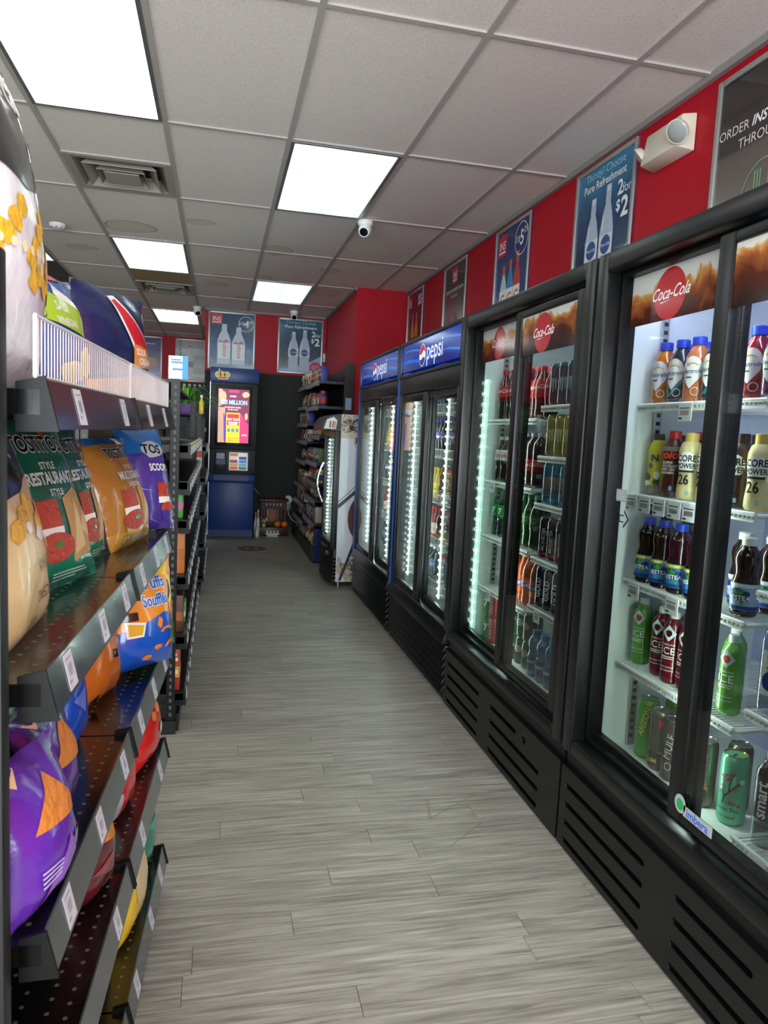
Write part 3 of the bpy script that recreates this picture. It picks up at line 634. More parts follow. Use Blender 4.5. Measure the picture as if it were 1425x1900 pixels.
c2, nd2, (a2, b2, m2) = cooler_f('drink_cooler', 2.172, 'black sliding-door cooler full of cola and cans, with a bright strip of lights', slots_f,
    [(1.468, []), (1.172, [3.28]), (.903, []), (.647, [3.25])], [(1.519, []), (1.314, []), (1.119, []), (.892, []), (.684, [2.7])], True, P('#c3cbdd', .5), .0)
# lamps inside the coolers: the light tube behind the top rail of each
def tube_lamp(c, y0, y1, x, z, strength, col='#dfe9ff'):
    box('hidden_light_tube', P(col, .5, emit=strength), c, x, x+.02, y0, y1, z, z+.012)
tube_lamp(c1, a1+.10, b1-.10, XF+.105, 1.885, 30.0, '#d5dcff'); tube_lamp(c2, a2+.10, b2-.10, XF+.105, 1.885, 12.0, '#dcebf5')
for cc, aa, bb, mm in ((c1, a1, b1, m1),):
    box('hidden_light_tube', P('#dff5ea', .5, emit=24.0), cc, XF+.098, XF+.108, 1.682, 1.698, .42, 1.80)  # unseen tube added behind the door stile to light the shelves
box('hidden_light_tube', P('#dff5ea', .5, emit=14.0), c2, XF+.098, XF+.108, 3.007, 3.023, .42, 1.80)  # likewise added out of sight, brightens the cola cooler inside
# maker's badge on the near door of the nearest cooler
fn = lambda u, v, w: (XF-.0025-w, 1.535-u, .452+v)
prints(nd1, fn, [('badge_plate', P('#c6ccd0', .3, .4), [ell(0, .02, .022, .024)+[], rect(.015, -.004, .125, .024)]), ('badge_globe', P('#2f9f58', .3), [ell(0, .018, .014, .015)]), ('badge_lettering', P('#1e62c8', .3), [('t', 'imbera', .068, .0, .03, {'bold': .015})])], .0006)
# arrow sticker on the far door glass of the nearest cooler
arrow = [(-.03, -.012), (.0, -.012), (.0, -.03), (.03, 0), (.0, .03), (.0, .012), (-.03, .012)]
ain = [(x*.72-.0005, y*.68) for x, y in arrow]
fd1 = [o for o in c1.children if o.name.startswith('door')][0]
ac = fx(1157, 963, XF+.071)
prints(fd1, lambda u, v, w: (XF+.0715-w, ac.y-u, ac.z+v), [('arrow_sticker', INK, [('ring', arrow, ain)])], .0003)
ac2 = fx(1150, 918, XF+.071)
prints(fd1, lambda u, v, w: (XF+.0715-w, ac2.y-u, ac2.z+v), [('notice_sticker', P('#8f9896', .5), [rect(-.04, -.02, .04, .018)]), ('sticker_lines', P('#c3cbc9', .5), [rect(-.03, k, .03, k+.002) for k in (-.012, -.005, .002, .009)])], .0003)
# ------------------------------------------------------------------ blue-header coolers
BLUEH = P('#0f3fb0', .14, emit=.25, coat=.4); BLUED = P('#0b2f8e', .14, emit=.2, coat=.4); BLUEL = P('#3f86d8', .14, emit=.3)
def cooler_p(y0, y1, label, shelves):
    ym = (y0+y1)/2; a, b = y0+.006, y1-.006
    t = thing('drink_cooler', label, 'cooler', (XF+.35, ym, 0), 'blue-topped drink coolers')
    SH = P('#0d1220', .4)
    box('side_panel', P('#0f3f9a', .35), t, XF+.02, XBK, b-.03, b, .06, 1.95); box('side_panel', SH, t, XF+.05, XBK, a, a+.03, .06, 1.95)
    box('top_panel', BLACKM, t, XF+.02, XBK, a, b, 1.95, 1.966); box('back_panel', BLACKM, t, XBK-.02, XBK, a, b, .06, 1.95); box('base', DARKIN, t, XF+.06, XBK, a+.03, b-.03, .02, .34)
    box('blue_edge', P('#1a5fd0', .3), t, XF-.004, XF+.02, b-.034, b-.008, .30, 1.93); box('hidden_light_tube', P('#e6fff8', .5, emit=20.0), t, XF+.098, XF+.108, ym+.34, ym+.356, .42, 1.60)  # tube added behind the stile, unseen, to light the bottles
    b2_ = b-.035
    LG = P('#9aa5a6', .45)
    box('liner_back', LG, t, XBK-.035, XBK-.02, a+.03, b-.03, .34, 1.94)
    for q in (a+.03, b-.042): box('liner_side', LG, t, XF+.09, XBK-.035, q, q+.012, .34, 1.94)
    box('liner_floor', LG, t, XF+.09, XBK-.035, a+.042, b-.042, .33, .372); box('liner_top', LG, t, XF+.09, XBK-.035, a+.042, b-.042, 1.738, 1.75)
    # header sign
    h = box('header_sign', BLUEH, t, XF+.004, XF+.03, a+.02, b2_-.02, 1.755, 1.945)
    for q in ((a, a+.02, 1.735, 1.965), (b2_-.02, b2_, 1.735, 1.965), (a+.02, b2_-.02, 1.945, 1.965), (a+.02, b2_-.02, 1.735, 1.755)): box('header_frame', P('#2a2d2f', .35, .4), t, XF-.006, XF+.03, *q, bevel=.003)
    W = b2_-a-.04; fn = lambda u, v, w: (XF+.0038-w, (a+b2_)/2-u, 1.85+v)
    def wave(v0, am, th): return [(-W/2+W*k/24, v0+am*math.sin(k*.42)) for k in range(25)]+[(-W/2+W*k/24, v0-th+am*math.sin(k*.42+.5)) for k in range(24, -1, -1)]
    lu = -.12; R = .062
    red = [(lu+R*math.cos(math.radians(q)), R*math.sin(math.radians(q))) for q in range(15, 176, 10)]+[(lu-R*.3, .005), (lu+R*.3, .028)]
    blu = [(lu+R*math.cos(math.radians(q)), R*math.sin(math.radians(q))) for q in range(200, 346, 10)]+[(lu+R*.25, -.012), (lu-R*.3, -.028)]
    prints(h, fn, [('swirl', BLUED, [wave(-.05, .018, .05), rect(-W/2, -.095, W/2, -.075)]), ('swirl', BLUEL, [wave(.045, .012, .006), wave(-.02, .014, .005)]), ('logo_disc', P('#f4f6fa', .2, emit=.35), [ell(lu, 0, R*1.07, R*1.07, 36)]), ('logo_red', P('#d0202f', .2, emit=.25), [red]), ('logo_blue', P('#12389a', .2, emit=.2), [blu]),
           ('logo_lettering', P('#f4f6fa', .2, emit=.35), [('t', 'pepsi', .13, -.035, .155, {'bold': .004})])], .0006)
    box('header_bar', P('#17181a', .38), t, XF-.002, XF+.05, a, b2_, 1.635, 1.735, bevel=.004)
    for q in ((a, a+.05, .36, 1.635), (b2_-.05, b2_, .36, 1.635)): box('frame_stile', P('#0a0b0c', .38), t, XF+.0, XF+.09, *q, bevel=.004)
    s = MB().hexa([(XF-.022, a, .30), (XF+.09, a, .30), (XF+.09, b2_, .30), (XF-.022, b2_, .30)], [(XF+.004, a, .385), (XF+.09, a, .385), (XF+.09, b2_, .385), (XF+.004, b2_, .385)]).build('sill', P('#0c0d0e', .34), t, bevel=.006)
    box('frame_head', P('#121416', .4), t, XF+.02, XF+.09, a+.05, b2_-.05, 1.60, 1.635)
    def door(d0, d1, xd, e0, e1):
        z0, z1 = .385, 1.632; d = box('door', P('#0a0b0c', .38), t, xd, xd+.028, d0, d0+e0, z0, z1, bevel=.004)
        for q in ((d1-e1, d1, z0, z1), (d0+e0, d1-e1, z1-.05, z1), (d0+e0, d1-e1, z0, z0+.04)): box('door_rail', P('#0a0b0c', .38), d, xd, xd+.028, *q, bevel=.004)
        for k in (.008, .020): MB().box(xd+k, xd+k+.003, d0+e0, d1-e1, z0+.04, z1-.05).build('pane', GLASS, d)
    door(ym-.02, b2_-.05, XF+.008, .085, .03); door(a+.05, ym+.03, XF+.048, .03, .06)
    # louvred kick panel: each slat its own board
    for k in range(6):
        z = .045+.043*k
        MB().hexa([(XF-.016, a, z), (XF+.03, a, z), (XF+.03, b2_-.02, z), (XF-.016, b2_-.02, z)], [(XF+.004, a, z+.036), (XF+.03, a, z+.036), (XF+.03, b2_-.02, z+.036), (XF+.004, b2_-.02, z+.036)]).build('slat', P('#0a0b0b', .38), t, bevel=.003)
    box('toe', DARKIN, t, XF+.01, XF+.05, a, b2_, .004, .045)
    # light strips of small lamps
    for ly in (b-.11, ym-.17):
        st = box('led_strip', P('#dff2ec', .5, emit=.9), t, XF+.098, XF+.106, ly-.010, ly+.010, .43, 1.60); dm = MB(); z = .45
        while z < 1.6: dm.lathe([(.0, -.006), (.005, -.003), (.006, 0), (.005, .003), (.0, .006)], 8, (XF+.0935, ly, z), cap=False); z += .042
        dm.build('led', P('#e6fff8', .5, emit=70.0), st)
    for z in shelves:
        s = MB()
        for xx, zz in ((XF+.13, z-.005), (XF+.13, z+.045), (XF+.45, z-.008), (XBK-.06, z-.008)): s.tube([(xx, a+.05, zz), (xx, b-.05, zz)], .0035, 6)
        q = a+.06
        while q < b-.05: s.box(XF+.13, XBK-.06, q-.0013, q+.0013, z-.006, z-.003); s.box(XF+.128, XF+.132, q-.0013, q+.0013, z-.005, z+.045); q += .03
        s.build('shelf', WIRE, t)
    return t
cp1 = cooler_p(3.482, 4.79, 'blue-topped drink cooler next to the cola cooler, the nearer of the pair', [1.52, 1.25, .975, .715, .45])
cp2 = cooler_p(4.795, 6.19, 'blue-topped drink cooler next to the white ice-cream freezer, the farther of the pair', [1.52, 1.25, .975, .715, .45])
# ================================================================== DRINKS
def wrap(r): return lambda u, v, w: ((r+w)*math.sin(u/r), -(r+w)*math.cos(u/r), v)      # front of a drink faces -y
TPL = {}
def prof_pet(h, r, neck=.012, kind='plain'):
    if kind == 'cola': return [(r*.72, 0), (r*.96, .006), (r, .02), (r*.92, h*.22), (r*.9, h*.30), (r, h*.40), (r, h*.62), (r*.88, h*.72), (r*.55, h*.83), (neck*1.05, h*.90), (neck, h*.94)]
    if kind == 'square': return [(r*.8, 0), (r*.98, .006), (r, .02), (r, h*.60), (r*.92, h*.70), (r*.66, h*.80), (neck*1.4, h*.86), (neck*1.35, h*.9)]
    if kind == 'waist': return [(r*.8, 0), (r*.98, .006), (r, .02), (r, h*.44), (r*.9, h*.50), (r*.84, h*.56), (r*.92, h*.64), (r*.98, h*.72), (r*.9, h*.80), (r*.6, h*.87), (neck*1.5, h*.9), (neck*1.45, h*.92)]
    if kind == 'slim': return [(r*.75, 0), (r*.98, .008), (r, .02), (r, h*.74), (r*.93, h*.80), (r*.7, h*.86), (neck*1.05, h*.91), (neck, h*.94)]
    if kind == 'milk': return [(r*.85, 0), (r, .008), (r*.98, h*.16), (r*.86, h*.34), (r*.9, h*.5), (r, h*.64), (r*.98, h*.74), (r*.8, h*.84), (neck*1.5, h*.87), (neck*1.45, h*.9)]
    return [(r*.75, 0), (r*.98, .006), (r, .018), (r, h*.66), (r*.9, h*.74), (r*.6, h*.84), (neck*1.05, h*.90), (neck, h*.94)]
def bottle(key, h, r, kind, body, cap, label=None, items=(), cap_r=.015, cap_h=.018, name='drink_bottle', cat='bottle', inner=None):
    """label = (z0, z1, material); items = printed on the label, u along the girth, v from the base"""
    t = thing(name, '', cat); pr = prof_pet(h, r, kind=kind); top = pr[-1]
    b = MB().lathe(pr, 18).build('body', body, t, 50)
    if inner: MB().lathe([(max(q-.002, .002), z+.002) for q, z in pr if z < h*inner[1]], 16).build('drink', inner[0], b, 50)
    MB().lathe([(cap_r, h-cap_h), (cap_r, h-.002), (cap_r*.9, h)], 16).build('cap', cap, t, 40)
    if label:
        z0, z1, lm = label; rl = lambda z: max(q if z <= z2 else 0 for q, z2 in [(r, 9)])
        pts = [(rr_, z) for rr_, z in pr if z0 < z < z1]
        def ra(z):
            for (r0, za), (r1, zb) in zip(pr, pr[1:]):
                if za <= z <= zb: return r0+(r1-r0)*(z-za)/(zb-za)
            return r
        MB().lathe([(ra(z0)+.0007, z0)]+[(q+.0007, z) for q, z in pts]+[(ra(z1)+.0007, z1)], 18, cap=False).build('label', lm, t, 60, norm=False)
        if items: prints(t, wrap((ra((z0+z1)/2) if kind not in ('milk',) else r)+.0012), items, .0005, .0003, step=.006)
    elif items: prints(t, wrap(r+.0008), items, .0005, .0003, step=.006)
    TPL[key] = t; return t
def can(key, h, r, body, items, lid=None, name='drink_can'):
    t = thing(name, '', 'can')
    MB().lathe([(r*.78, 0), (r*.95, .007), (r, .014), (r, h-.018), (r*.94, h-.009), (r*.84, h-.003)], 20).build('body', body, t, 50)
    l = MB().lathe([(r*.84, h-.003), (r*.86, h), (r*.80, h), (r*.76, h-.005), (.002, h-.005)], 20, cap=False).build('lid', lid or P('#aab0b4', .25, .9), t, 40)
    MB().box(-.004, .004, -r*.45, r*.1, h-.0045, h-.003).build('pull_tab', lid or P('#aab0b4', .25, .9), l)
    if items: prints(t, wrap(r+.0005), items, .0004, .0003, step=.006)
    TPL[key] = t; return t
CW = P('#f4f4f2', .4); CBLUE = P('#1d3fc4', .4); CGRN = P('#1c5a3a', .4); CRED2 = P('#c81f2a', .4); CORG = P('#e2572b', .4)
LW = P('#e8e6e2', .35)
def tear(u, v, a, b): return [(u+a*math.sin(t)*(1 if math.cos(t) > 0 else .9), v+b*math.cos(t) if math.cos(t) > 0 else v+b*1.25*math.cos(t)*(1-.35*abs(math.sin(t)))) for t in [k*2*math.pi/26 for k in range(26)]]
for key, c, acc in (('el_orange', '#c06a12', '#c06a12'), ('el_dark', '#262b34', '#1d6f78'), ('el_peach', '#c4703e', '#c4542e'), ('el_red', '#8a1020', '#a3182c'), ('el_plum', '#5a1d44', '#7a2a5c')):
    bottle(key, .188, .036, 'square', P(c, .15, coat=.5), CBLUE, None, [('label', LW, [tear(0, .088, .031, .042)]), ('diagonal', P(acc, .3), [[(-.02, .018), (-.006, .018), (.03, .062), (.028, .075)]]), ('arc_print', P('#d8a13a', .4), [ell(.0, .10, .018, .012, 12, 20, 160)+ell(.0, .10, .014, .008, 12, 160, 20)]), ('lettering', P('#2c3560', .4), [('t', 'Electrolit', 0, .082, .0165, {'bold': .012}), rect(-.018, .068, .0, .072)]), ('seal', P('#dfe3ea', .4), [('ring',)+tuple(ring(.012, .03, .012, .012, .002))])], .02, .024, 'electrolyte_bottle')
YEL = P('#d8cf2c', .35)
bottle('milk_yellow', .19, .031, 'milk', P('#d8cf2c', .35), P('#4a3530', .4), (.0, .03, P('#8f8a7c', .4)), [('cow_patch', P('#5d564c', .4), [blob(-.012, .055, .016, .014, 1), blob(.02, .04, .012, .012, 2), blob(.0, .09, .01, .01, 5)]), ('white_patch', CW, [blob(-.01, .035, .014, .01, 3), blob(.02, .06, .01, .014, 4)]), ('lettering', P('#3a2a8a', .4), [('t', 'N', .012, .105, .03, {'bold': .03})])], .017, .02, 'milk_bottle')
bottle('milk_brown', .2, .033, 'milk', P('#4a1d12', .3, coat=.3), CRED2, None, [('lettering', P('#d8433a', .4), [('t', 'rolo', 0, .117, .034, {'shear': .2, 'bold': .03})]), ('lettering', P('#e2d6cc', .4), [('t', 'SUPER', 0, .1, .0115, {'bold': .02}), ('t', 'CHOCOLAT', 0, .09, .0105, {'bold': .02}), ('t', 'AVEC UN', 0, .08, .0105, {'bold': .02}), ('t', 'CARAMEL', 0, .07, .0105, {'bold': .02})]), ('blue_mark', P('#7db8dc', .4), [rect(.01, .02, .018, .034)]), ('band', P('#7a6a62', .4), [rect(-.05, .138, .05, .152)])], .018, .024, 'milk_bottle')
for key, c, tc_ in (('core_cream', '#d9c98e', '#d2b45c'), ('core_brown', '#3c2118', '#2c1a14')):
    bottle(key, .195, .033, 'milk', P(c, .35), P(tc_, .4), None, [('label', P('#e6e6e2', .35), [ell(0, .11, .028, .03)]), ('lettering', INK, [('t', 'CORE', 0, .112, .025, {'bold': .03, 'sx': .85}), ('t', 'POWER', 0, .092, .02, {'bold': .03, 'sx': .8}), rect(-.024, .08, .024, .086), ('t', '26', -.004, .045, .04, {'bold': .02, 'sx': .8})]), ('blue_mark', P('#7db8dc', .4), [rect(.006, .014, .014, .026)])], .019, .026, 'protein_shake_bottle')
TEA = P('#1e0d08', .12, coat=.6)
for key, body, cap, band, lab in (('tea_blue', '#1c0c07', CBLUE, '#e0d22c', '#3a86c4'), ('tea_green', '#3a0c12', CGRN, '#c03048', '#46569e'), ('tea_white', '#2a130c', CW, '#dfe6ea', '#9fb2cc')):
    bottle(key, .205, .034, 'waist', P(body, .12, coat=.6), cap, (.018, .088, P(lab, .3)), [('band', P(band, .35), [rect(-.1, .078, .1, .086)]), ('foot_band', P('#24408e', .35), [rect(-.1, .02, .1, .03)]), ('shield', P('#1c2f7a', .35), [[(-.026, .044), (.024, .044), (.028, .066), (.0, .076), (-.026, .07)]]), ('leaf', P('#3f8a34', .4), [[(-.006, .058), (-.016, .072), (-.004, .068), (0, .08), (.005, .068), (.016, .072), (.007, .058)], [(.004, .044), (.016, .044), (.01, .03)]]), ('lettering', P('#f4f4f4', .4), [('t', 'NESTEA', 0, .045, .0165, {'bold': .02})])], .0185, .02, 'iced_tea_bottle')
for key, c in (('ice_green', '#5fa03c'), ('ice_red', '#6a0f1e')):
    bottle(key, .217, .031, 'slim', P(c, .12, coat=.6), P('#e6e6e4', .4) if key == 'ice_red' else P('#d3d8d6', .4), None, [('diamond', P('#c9d6dc', .3), [[(-.022, .155), (0, .13), (.022, .155), (0, .18)]]), ('berry', P('#b8442a' if key == 'ice_green' else '#3c0a16', .35), [blob(0, .155, .011, .012, 6)]), ('lettering', P('#eef2ee', .4), [('t', 'SPARKLING', 0, .118, .008), ('t', 'ICE', 0, .092, .03), rect(-.02, .083, .02, .085), rect(-.02, .077, .016, .079), ('t', 'ZERO SUGAR', -.002, .05, .0075), ('t', 'ZERO CALORIES', -.002, .04, .0065)])], .0145, .02, 'sparkling_drink_bottle')
swirl = [blob(.062*math.sin(k*1.7), .025+.0125*k, .008, .006, k) for k in range(13)]
can('can_green', .195, .033, P('#4a9a2c', .25, .3), [('swirl_print', P('#2c6a1c', .4), swirl), ('lettering', P('#c9b84a', .4), [('t', 'ARIZONA', .006, .075, .026, {'rot': 78, 'bold': .01, 'align': 'LEFT'})])])
can('can_mule', .19, .033, P('#7d776e', .25, .7), [('figure_print', INK, [('ring',)+tuple(ring(-.008, .07, .012, .014, .0014))]), ('label', P('#2c2824', .4), [rect(-.03, .018, .026, .056)]), ('lettering', P('#b89a4a', .4), [('t', 'RUM', -.012, .026, .02, {'bold': .02})]), ('flash', P('#d8742c', .4), [[(.008, .064), (.03, .052), (.028, .066)]]), ('seal', P('#c02a20', .4), [ell(.014, .155, .008, .012)])])
can('can_mule_dark', .19, .033, P('#5c564f', .25, .7), [('lettering', P('#a39a90', .4), [('t', 'MULE', .008, .07, .032, {'rot': 82, 'align': 'LEFT'})]), ('figure_print', P('#c8c2ba', .4), [('ring',)+tuple(ring(.004, .05, .01, .012, .0014))])])
br = lambda *p: [(p[i], p[i+1]) for i in range(0, len(p), 2)]
TW = [br(-.022, .062, -.014, .062, -.008, .085, .0, .094, .016, .114, .03, .13, .031, .127, .018, .11, .004, .092, -.004, .08, -.01, .062), br(.002, .092, .005, .096, .006, .12, .014, .148, .012, .148, .003, .12), br(-.01, .08, -.007, .084, -.016, .112, -.014, .13, -.018, .112), br(-.014, .062, -.014, .064, .012, .063, .03, .06, .012, .061)]
can('can_teal', .192, .036, P('#58b890', .25, .25), [('branch', P('#33302c', .4), TW), ('blossom', P('#a83c58', .4), [blob(u, v, .0055, .0055, int(u*9e3)) for u, v in ((.006, .135), (.012, .146), (-.014, .125), (-.018, .135), (.026, .118), (-.015, .108), (.016, .1), (.018, .066), (.03, .06), (.0, .128), (-.004, .14), (.008, .068), (-.022, .09))]), ('moon', P('#cfd8d4', .4), [ell(.034, .128, .007, .007)]),
    ('lettering', P('#16302a', .4), [('t', 'Green Tea', -.002, .042, .0155, {'bold': .01}), ('t', 'Thé vert', -.004, .022, .0155, {'bold': .01})])], P('#b08a3a', .25, .9))
bottle('water_white', .245, .033, 'slim', clear('#e8f0f2', .97), P('#d8dcdc', .4), None, [('label', CW, [rect(-.022, .05, .022, .16)]), ('label_disc', P('#1c3c9a', .3), [ell(.002, .085, .022, .024)]), ('lettering', P('#1c3c9a', .3), [('t', 'smart', .007, .075, .033, {'rot': 90, 'align': 'LEFT', 'bold': .02})])], .014, .02, 'water_bottle')
bottle('water_black', .245, .034, 'slim', clear('#e8f0f2', .97), P('#d8dcdc', .4), (.075, .185, P('#15161a', .3)), [('lettering', CW, [('t', 'smart', .008, .08, .04, {'rot': 90, 'align': 'LEFT', 'bold': .02})])], .014, .02, 'water_bottle')
# cola cooler
COKE = P('#190806', .1, coat=.7); COKR = P('#a5111c', .3)
SCR = [('lettering', CW, [('t', 'Coca-Cola', 0, .128, .026, {'shear': .45, 'bold': .006, 'sx': .75})])]
bottle('cola', .235, .0315, 'cola', COKE, CRED2, (.108, .158, COKR), SCR, .0145, .017, 'cola_bottle')
bottle('cola_red', .225, .0315, 'cola', P('#4a0c0c', .12, coat=.6), CRED2, (.09, .17, COKR), SCR, .0145, .017, 'cola_bottle')
bottle('cola_diet', .215, .031, 'cola', P('#24100c', .1, coat=.7), P('#c9ced0', .4), (.1, .15, P('#cfd3d6', .3)), [('lettering', CRED2, [('t', 'Coke', 0, .116, .03, {'shear': .4, 'bold': .015})])], .0145, .017, 'cola_bottle')
bottle('cola_tall', .235, .033, 'slim', P('#2c0c0a', .1, coat=.7), P('#b0b4b6', .3), (.07, .12, COKR), [('lettering', CW, [('t', 'Coca-Cola', 0, .09, .022, {'shear': .4, 'sx': .75})])], .0145, .017, 'cola_bottle')
bottle('lime', .235, .0315, 'cola', clear('#d5ece2', .95), P('#1e8a3c', .4), (.1, .155, P('#1f9a3f', .3)), [('lettering', CW, [('t', '7', 0, .112, .04, {'bold': .03})])], .0145, .017, 'lime_soda_bottle')
bottle('ginger', .235, .0315, 'cola', P('#1c4a16', .1, coat=.7), P('#1e6a2c', .4), (.1, .15, P('#2a6a26', .3)), [('lettering', P('#d8c89a', .4), [('t', 'CANADA', 0, .13, .012), ('t', 'DRY', 0, .112, .018, {'bold': .02})])], .0145, .017, 'ginger_ale_bottle')
bottle('orange', .235, .0315, 'cola', P('#b8480e', .12, coat=.6), P('#c94a16', .4), (.05, .125, P('#e2581c', .3)), [('patch', P('#24409c', .35), [blob(0, .09, .026, .016, 3)]), ('lettering', CW, [('t', 'FANTA', 0, .083, .02, {'bold': .03, 'shear': .1})])], .0145, .017, 'orange_soda_bottle')
bottle('sport_blue', .20, .034, 'waist', P('#1a6a94', .15, coat=.5), P('#1a88b0', .4), (.03, .09, P('#123c62', .3)), [('lettering', CW, [('t', 'BODY', 0, .06, .018, {'bold': .02})])], .0185, .022, 'sport_drink_bottle')
can('can_red', .122, .033, P('#a8141e', .22, .4), [('lettering', CW, [('t', 'Coca-Cola', .008, .02, .028, {'rot': 90, 'align': 'LEFT', 'shear': .4, 'sx': .8})])])
can('can_lime', .122, .033, P('#1f8a34', .22, .4), [('lettering', CW, [('t', '7', 0, .045, .05, {'bold': .03})])])
can('can_ginger', .122, .033, P('#1c4a2c', .22, .4), [('shield', P('#b8c0ae', .4), [blob(0, .07, .02, .016, 3, 18, .05)]), ('lettering', P('#7a2030', .4), [('t', 'CANADA', 0, .072, .0095, {'bold': .02}), ('t', 'DRY', 0, .06, .012, {'bold': .02})])])
MON = lambda c: [('claw', P(c, .4), [br(-.012, .06, -.009, .06, -.006, .105, -.010, .112, -.014, .108), br(-.002, .054, .001, .054, .003, .104, .0, .111, -.004, .106), br(.009, .062, .012, .062, .014, .106, .011, .112, .006, .106)])]
can('can_blue', .168, .0325, P('#3a7fa0', .25, .3), MON('#c07a2c')+[('lettering', P('#c8442c', .4), [('t', 'MONSTER', 0, .04, .011, {'bold': .02})])])
can('can_black', .168, .0325, P('#141214', .22, .3), [('lettering', P('#c9c6c2', .4), [('t', 'MONSTER', .012, .03, .021, {'rot': 90, 'align': 'LEFT', 'bold': .015})]), ('band', P('#a3142c', .35), [rect(-.1, .012, .1, .024)]), ('stroke', P('#8a1626', .4), [br(-.016, .05, -.012, .05, -.01, .12, -.014, .125)])])
can('can_gold', .168, .0325, P('#a89a4c', .25, .4), MON('#e0dca0'))
can('can_slate', .168, .0325, P('#3c6470', .25, .4), MON('#9fd0d8'))
can('can_navy', .168, .0325, P('#12243c', .25, .4), [('lettering', CW, [('t', 'GOLD', .012, .04, .03, {'rot': 90, 'align': 'LEFT', 'bold': .02})])])
# blue-topped coolers
bottle('pep', .235, .0315, 'cola', COKE, CBLUE, (.1, .155, P('#1c3fa8', .3)), [('globe', CW, [ell(0, .128, .017, .017)]), ('globe_red', CRED2, [ell(0, .128, .015, .015, 14, 0, 180)])], .0145, .017, 'cola_bottle')
bottle('pep_red', .235, .0315, 'cola', COKE, P('#16206a', .4), (.1, .15, P('#9c1a2c', .3)), [('globe', CW, [ell(0, .125, .014, .014)])], .0145, .017, 'cola_bottle')
bottle('g_amber', .205, .034, 'waist', P('#a8641c', .15, coat=.5), CORG, (.03, .09, P('#7c4a1a', .3)), [('lettering', CW, [('t', 'G', 0, .042, .045, {'bold': .03})])], .0185, .022, 'sport_drink_bottle')
bottle('g_purple', .205, .034, 'waist', P('#4a1a4c', .15, coat=.5), CORG, (.03, .09, P('#3a1a40', .3)), [('lettering', CW, [('t', 'G', 0, .042, .045, {'bold': .03})])], .0185, .022, 'sport_drink_bottle')
bottle('g_blue', .205, .034, 'waist', P('#15587c', .15, coat=.5), P('#c8402c', .4), (.03, .09, P('#184a6c', .3)), [('lettering', CW, [('t', 'G', 0, .042, .045, {'bold': .03})])], .0185, .022, 'sport_drink_bottle')
bottle('b_tea', .2, .034, 'waist', P('#5a2410', .15, coat=.5), CRED2, (.03, .085, P('#8a5a24', .3)), [('lettering', P('#f0d878', .4), [('t', 'tea', 0, .045, .035, {'bold': .02})])], .0185, .02, 'iced_tea_bottle')
bottle('w_small', .21, .031, 'slim', clear('#dfe8ec', .95), CW, (.07, .125, P('#4a6c9c', .3)), [('lettering', CW, [('t', 'AQUA', 0, .09, .018)])], .014, .018, 'water_bottle')
bottle('j_red', .2, .032, 'square', P('#8a1c1c', .15, coat=.4), CRED2, (.03, .1, P('#c9beb0', .3)), [('lettering', CRED2, [('t', 'juice', 0, .055, .022)])], .018, .02, 'juice_bottle')
bottle('j_yel', .2, .032, 'square', P('#c8a81c', .2, coat=.4), P('#c8a81c', .4), (.03, .1, P('#d8c23c', .3)), [('lettering', P('#8a2a1a', .4), [('t', 'punch', 0, .055, .02)])], .018, .02, 'juice_bottle')
bottle('j_pink', .17, .03, 'square', P('#b03c7c', .2, coat=.4), P('#d060a0', .4), (.03, .1, P('#d8a0c0', .3)), [], .018, .02, 'juice_bottle')
DESC = dict(el_orange='orange electrolyte bottle with blue cap', el_dark='dark electrolyte bottle with blue cap', el_peach='peach electrolyte bottle with blue cap', el_red='red electrolyte bottle with blue cap', el_plum='plum electrolyte bottle with blue cap',
 milk_yellow='yellow cow-patch flavoured milk bottle', milk_brown='brown chocolate caramel milk bottle with red cap', core_cream='cream protein shake bottle', core_brown='brown protein shake bottle', tea_blue='dark iced tea bottle with blue cap', tea_green='dark iced tea bottle with green cap', tea_white='dark iced tea bottle with white cap',
 ice_green='green sparkling drink bottle', ice_red='dark red sparkling drink bottle', can_green='tall green swirled can', can_mule='tall grey can with figure print', can_mule_dark='tall dark grey can', can_teal='mint green tea can with blossom branch', water_white='clear water bottle with white and blue label', water_black='clear water bottle with black label',
 cola='cola bottle with red label and cap', cola_red='reddish cola bottle with red cap', cola_diet='dark cola bottle with silver label', cola_tall='tall cola bottle with red band', lime='clear lime soda bottle with green label', ginger='green ginger ale bottle', orange='orange soda bottle with blue patch', sport_blue='blue sport drink bottle', can_red='small red cola can', can_lime='small green soda can', can_ginger='small dark green ginger ale can',
 can_blue='tall blue energy drink can', can_black='tall black energy drink can', can_gold='tall gold energy drink can', can_slate='tall slate energy drink can', can_navy='tall navy energy drink can', pep='cola bottle with blue label', pep_red='cola bottle with red label and navy cap', g_amber='amber sport drink with orange cap', g_purple='purple sport drink with orange cap', g_blue='blue sport drink with red cap', b_tea='brown tea bottle with red cap', w_small='small clear water bottle', j_red='red juice bottle', j_yel='yellow juice bottle', j_pink='pink juice bottle')
SEEN = {}
ORD = ['first', 'second', 'third', 'fourth', 'fifth', 'sixth', 'seventh', 'eighth', 'ninth', 'tenth']
def put(key, y, z, where, x=1.348, rot=-62, dz=0.):
    n = SEEN[(key, where)] = SEEN.get((key, where), -1)+1
    lab = DESC[key]+', '+where+(', '+ORD[min(n, 9)]+' of them' if n else '')
    dup(TPL[key], (x, y, z+.0005+dz), math.radians(rot+random.uniform(-9, 9)), lab, 'drinks in the coolers')
